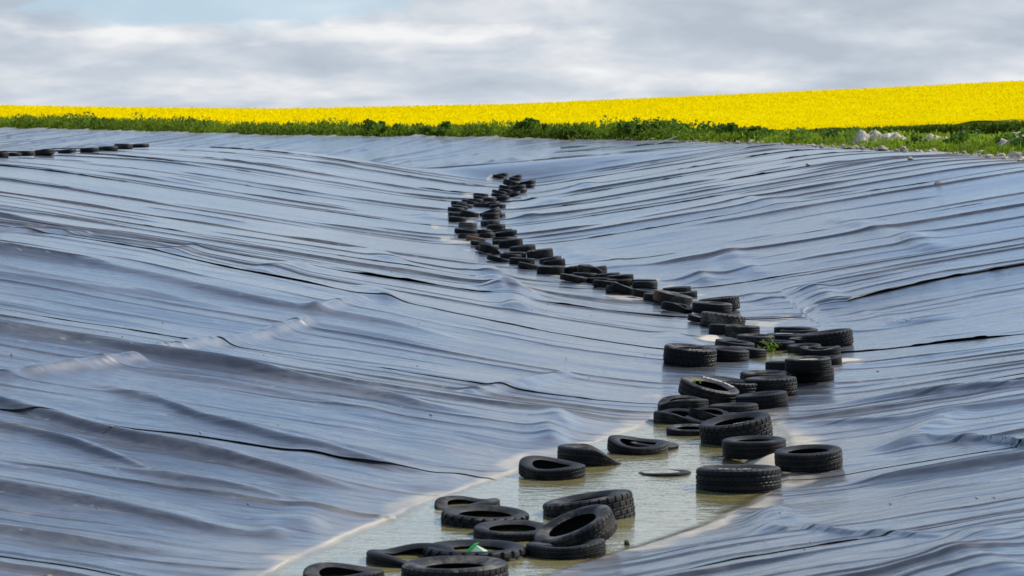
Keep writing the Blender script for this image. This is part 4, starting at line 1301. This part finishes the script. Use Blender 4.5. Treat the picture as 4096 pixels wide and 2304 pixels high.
def build_stones():
    rng = np.random.default_rng(55)
    meshes = [rock_mesh('stone', 100 + i, 2, rng.uniform(.6, .85)) for i in range(7)]
    for m in meshes: m.materials.append(M['stone'])
    def stone(X, Y, z, s, lab, grp):
        o = bpy.data.objects.new('stone', meshes[rng.integers(0, 7)]); COL.objects.link(o)
        o.location = (X, Y, z + s * .22); o.rotation_euler = (rng.uniform(-.3, .3), rng.uniform(-.3, .3), rng.uniform(0, 6.28))
        o.scale = (s * rng.uniform(.8, 1.25), s * rng.uniform(.8, 1.2), s * rng.uniform(.75, 1.1))
        tag(o, lab, 'stone', grp)
    G = 'limestone rubble along the liner edge'
    # singled-out stones (pixel x, pixel y of the foot, width in pixels)
    for (px, py, w, lab) in [(3751, 741, 36, 'pale round stone lying alone on the right liner slope'), (3720, 748, 9, 'tiny pebble just left of the lone round stone'),
                             (4020, 640, 24, 'square pale block at the foot of the right bank'), (4085, 643, 26, 'flat pale stone cut by the right picture edge'),
                             (3990, 625, 36, 'large tumbled limestone block at the right rim'), (4040, 600, 40, 'tall limestone block on the rim, propped on others'),
                             (4075, 625, 30, 'pale block behind the one at the right edge'), (3232, 662, 18, 'small stone on the liner below the stony rim'),
                             (3640, 640, 26, 'broad pale stone at the edge under the second heap'), (3585, 610, 30, 'rounded pale stone under the long heap'),
                             (3622, 613, 24, 'block beside the rounded stone under the long heap'), (3424, 594, 26, 'dark sided stone at the left end of the heap row'),
                             (3285, 592, 22, 'brown sided stone at the bend of the stony rim'), (3616, 632, 18, 'small stone below the two blocks of the heap row')]:
        surf = lambda X, Y: np.where(rim_dist(X, Y) > 0, basin(X, Y), ground_z(X, Y))
        X, Y, Z = stand(px, py, None, 0, surf)
        stone(X, Y, Z, w / FPX * Y * 1.05, lab, G)
    n = 0
    x, y, o = rim_points(900, rng, -.7, 1.3, power=1.0)
    k = (x > 3.5) & (y > 57) & (rng.random(len(x)) < .45 * sstep(x, 3, 12) + .10)
    x, y, o = x[k], y[k], o[k]
    for X, Y, oo in list(zip(x, y, o))[:190]:
        rd = float(rim_dist(np.array(X), np.array(Y)))
        z = float(basin(np.array(X), np.array(Y))) if rd > 0 else float(ground_z(np.array(X), np.array(Y)))
        s = float(np.clip(rng.lognormal(-1.95, .5), .06, .34))
        stone(X, Y, z, s, 'small pale limestone rubble lying along the edge of the liner', 'loose rubble along the liner edge')
    # spoil heaps on the right bank
    for i, (px, py, wpx, hpx, lab) in enumerate([(3478, 585, 118, 52, 'steep pale spoil heap at the left of the heap row'), (3585, 578, 110, 42, 'broad pale spoil heap, second in the row on the bank'),
                                                 (3725, 590, 150, 48, 'long ridged pale spoil heap in the middle of the right bank'), (3722, 556, 60, 24, 'small pale spoil heap behind the long ridged one'),
                                                 (3270, 560, 50, 20, 'low pale spoil heap near the bend of the rim'), (4085, 575, 130, 60, 'pale spoil heap cut by the right picture edge')]):
        dd = ray(px, py); ys = np.arange(58, 120, .1); Yr = ys[np.argmax(rim_dist(dd[0] * ys, ys) < 0)]
        Y = Yr + 1.5 + (100 - Yr) * max(640 - py, 0) / 330.0; X = dd[0] * Y; Z = float(ground_z(np.array(X), np.array(Y)))
        w = wpx / FPX * Y; h = hpx / FPX * Y * 1.2
        m = 36
        gx, gy = np.meshgrid(np.linspace(-1, 1, m), np.linspace(-1, 1, m))
        rr = np.hypot(gx, gy)
        zz = h * (np.clip(1.25 - 1.3 * (rr + .22 * fbm(gx * 2.5 + i * 5, gy * 2.5, 90 + i, 2)) ** 1.8, -.25, 1)) * (.80 + .5 * fbm(gx * 2.6 + i * 9, gy * 2.6, 80 + i, 3)) + .16 * h * fbm(gx * 8, gy * 8 + i, 85, 3)
        v = np.stack([gx * w * .8, gy * w * .9, zz - .04], -1).reshape(-1, 3)
        me = make_mesh('spoil_heap', v, grid_faces(m, m))
        ob = link('spoil_heap', me, None, M['heap']); ob.location = (X, Y + w * .45, Z - .02)
        tag(ob, lab, 'spoil heap', 'spoil heaps on the right bank')
    # gravel along the stony rim: uncountable
    ng = 5200
    x, y, o = rim_points(ng, rng, -.5, 1.4)
    k = (rng.random(ng) < .25 + .75 * sstep(x, 2, 9)) & (x > -6); x, y = x[k], y[k]
    rd = rim_dist(x, y); z = np.where(rd > 0, basin(x, y, rd), ground_z(x, y, rd))
    s = np.clip(rng.lognormal(-3.0, .5, len(x)), .025, .15)
    oct_ = np.array([(1, 0, 0), (0, 1, 0), (-1, 0, 0), (0, -1, 0), (0, 0, .8), (0, 0, -.8)]) * .5
    fo = np.array([(0, 1, 4), (1, 2, 4), (2, 3, 4), (3, 0, 4), (1, 0, 5), (2, 1, 5), (3, 2, 5), (0, 3, 5)])
    a = rng.uniform(0, 6.28, len(x)); ca, sa = np.cos(a), np.sin(a)
    v = oct_[None] * s[:, None, None] * rng.uniform(.7, 1.3, (len(x), 6, 1))
    vx = v[..., 0] * ca[:, None] - v[..., 1] * sa[:, None]; vy = v[..., 0] * sa[:, None] + v[..., 1] * ca[:, None]
    V = np.stack([vx + x[:, None], vy + y[:, None], v[..., 2] + (z + s * .25)[:, None]], -1).reshape(-1, 3)
    F = (np.arange(len(x))[:, None, None] * 6 + fo[None]).reshape(-1, 3)
    tag(link('gravel', make_mesh('gravel', V, F, smooth=False), None, M['stone']), 'pale limestone gravel spilt along the stony rim', 'gravel', kind='stuff')
    # dry leaf bits and soil crumbs blown onto the liner: uncountable
    nb = 420
    u = rng.uniform(-.25, .25, nb); yy = 14 + 60 * rng.random(nb) ** 1.8; xx = u * yy
    zz = basin(xx, yy); k = (zz > .08) & (rim_dist(xx, yy) > .5); xx, yy = xx[k], yy[k]
    zz = zz[k] + folds_z(xx, yy, np.full(len(xx), .05)) + .006
    s = np.clip(rng.lognormal(-4.0, .5, len(xx)), .010, .05)
    v = oct_[None] * s[:, None, None] * np.array([1.5, 1.0, .45]); a = rng.uniform(0, 6.28, len(xx)); ca, sa = np.cos(a), np.sin(a)
    vx = v[..., 0] * ca[:, None] - v[..., 1] * sa[:, None]; vy = v[..., 0] * sa[:, None] + v[..., 1] * ca[:, None]
    V = np.stack([vx + xx[:, None], vy + yy[:, None], v[..., 2] + zz[:, None]], -1).reshape(-1, 3)
    F = (np.arange(len(xx))[:, None, None] * 6 + fo[None]).reshape(-1, 3)
    tag(link('debris', make_mesh('debris', V, F, smooth=False), None, plain('dry_debris', (.40, .29, .17), .9, .1, .6, 3.0)), 'brown crumbs of soil and dry leaves strewn over the liner', 'debris', kind='stuff')
build_stones()

# ------------------------------------------------------------------ small things
def build_small():
    rng = np.random.default_rng(66)
    # weed growing in the puddle
    X, Y, Z = stand(3078, 1416)
    root = bpy.data.objects.new('water_weed', None); COL.objects.link(root); root.location = (X, Y, Z)
    tips = [(-.17, .0, .12), (-.09, .03, .20), (0.02, .02, .30), (.07, -.02, .22), (.13, .02, .13), (-.05, -.04, .10), (.05, -.05, .08), (.17, .0, .17), (-.02, .05, .17)]
    vv, ff, lc = [], [], []
    for j, tp in enumerate(tips):
        for q in range(4):
            f = q / 3; r = .005 * (1 - .6 * f)
            c = (tp[0] * f ** 1.3, tp[1] * f, tp[2] * f)
            for a in range(3): vv.append((c[0] + r * math.cos(a * 2.09), c[1] + r * math.sin(a * 2.09), c[2]))
        for q in range(3):
            b = j * 12 + q * 3
            ff += [(b + a, b + (a + 1) % 3, b + 3 + (a + 1) % 3, b + 3 + a) for a in range(3)]
        for q in range(13):
            f = rng.uniform(.3, 1.0); lc.append((tp[0] * f ** 1.3 + rng.normal(0, .018), tp[1] * f + rng.normal(0, .018), tp[2] * f + rng.normal(0, .015)))
    link('stem', make_mesh('stem', vv, ff), root, M['stem'])
    foliage_object('foliage', np.array(lc), rng.uniform(.035, .06, len(lc)), rng.random(len(lc)), M['weed'], rng, .4, 2.2, root)
    tag(root, 'small green weed growing at the edge of the puddle between tyres', 'plant')
    # two leaves in the lettered tyre
    o, d = TYRE_AT['leaning tyre with long white word round its wall and a green leaf']
    mw = o.matrix_world; p = mw @ Vector((-.20, -.06, .25))
    lf = foliage_object('leaf', np.array([(0, 0, .02), (-.05, .01, .02), (.02, .02, .035)]), np.array([.12, .08, .07]), np.array([.9, .6, .8]), M['weed'], rng, .5, 1.4)
    lf.location = p; tag(lf, 'fresh green leaf lying inside the leaning white lettered tyre', 'leaf')
    # green plastic scrap on the knobbly tyre
    o, d = TYRE_AT['knobbly tyre carrying the green plastic scrap']
    D = d['D']; h = KIND['chunk'][0]
    p = o.matrix_world.translation + Vector((.02, -.20, h * 2 * D - .05))
    v = [(-.115, 0, 0), (.10, -.01, .0), (.075, .03, .055), (-.02, .05, .115), (-.115, .0, .004), (.10, -.01, .004), (.078, .034, .06), (-.018, .054, .12), (.05, .055, .118), (.055, .058, .121)]
    f = [(0, 1, 2, 3), (7, 6, 5, 4), (0, 4, 5, 1), (1, 5, 6, 2), (2, 6, 7, 3), (3, 7, 4, 0)]
    root = bpy.data.objects.new('plastic_scrap', None); COL.objects.link(root); root.location = p; root.scale = (1.05, 1.0, .8)
    link('pale_face', make_mesh('pale_face', v[:8], f, smooth=False), root, plain('pale_green_plastic', (.66, .86, .58), .45, .4, .1))
    e = [(-.125, -.012, .004), (-.095, -.012, .006), (.012, .044, .132), (-.022, .044, .118), (-.125, .0, .012), (-.095, .0, .016), (.014, .06, .136), (-.022, .06, .124)]
    ef = [(0, 1, 2, 3), (7, 6, 5, 4), (0, 4, 5, 1), (1, 5, 6, 2), (2, 6, 7, 3), (3, 7, 4, 0)]
    link('green_edge', make_mesh('green_edge', e, ef, smooth=False), root, plain('bright_green_plastic', (.03, .50, .07), .4, .4, .1))
    tag(root, 'bright green and white plastic scrap standing on a knobbly tyre', 'plastic scrap')
    # mossy fruit floating by the near shore
    X, Y, Z = stand(2508, 2180, 0.0)
    me = rock_mesh('floating_fruit', 901, 3, .9, .1)
    ob = link('floating_fruit', me, None, plain('mossy_fruit_skin', (.06, .06, .015), .6, .4, .7, 30)); ob.scale = (.06, .06, .06); ob.location = (X, Y + .02, .012)
    tag(ob, 'small mossy round fruit floating by the near right shore', 'fruit')
    # thin pipe lying over the stony rim
    surf = lambda X, Y: np.where(rim_dist(X, Y) > 0, basin(X, Y), ground_z(X, Y))
    a = Vector(stand(2615, 582)); b = Vector(stand(2724, 562, None, 0, surf)); b.z = CAM_Z + ray(2724, 540)[2] * b.y
    def rod(name, p, q, r, mat, n=8):
        p, q = Vector(p), Vector(q); ax = (q - p).normalized(); s = ax.orthogonal().normalized(); t = ax.cross(s)
        vv = [tuple(c + (s * math.cos(i * 2 * math.pi / n) + t * math.sin(i * 2 * math.pi / n)) * r) for c in (p, q) for i in range(n)]
        ff = [(i, (i + 1) % n, n + (i + 1) % n, n + i) for i in range(n)] + [tuple(range(n))[::-1], tuple(range(n, 2 * n))]
        return make_mesh(name, vv, ff, True, 40)
    ob = link('thin_pipe', rod('thin_pipe', a + Vector((0, 0, .04)), b, .022, None), None, plain('grey_green_pipe', (.10, .17, .16), .5, .4))
    tag(ob, 'thin grey green pipe lying slantwise over the stony rim', 'pipe')
    # fence posts at the field edge
    for px, py, ht, lab in [(3843, 545, 42, 'thin dark fence post at the field edge on the right'), (3263, 548, 36, 'thin dark fence post in front of the crop above the low heap')]:
        dd = ray(px, py); Yp = 118.0; Xp = dd[0] * Yp
        z0 = float(ground_z(np.array(Xp), np.array(Yp))); top = CAM_Z + ray(px, py - ht)[2] * Yp
        ob = link('fence_post', rod('fence_post', (0, 0, -.1), (.02, 0, max(top - z0, .7)), .05, None, 7), None, plain('old_post_wood', (.05, .045, .04), .9, .1))
        ob.location = (Xp, Yp, z0)
        tag(ob, lab, 'post', 'fence posts at the field edge')
build_small()
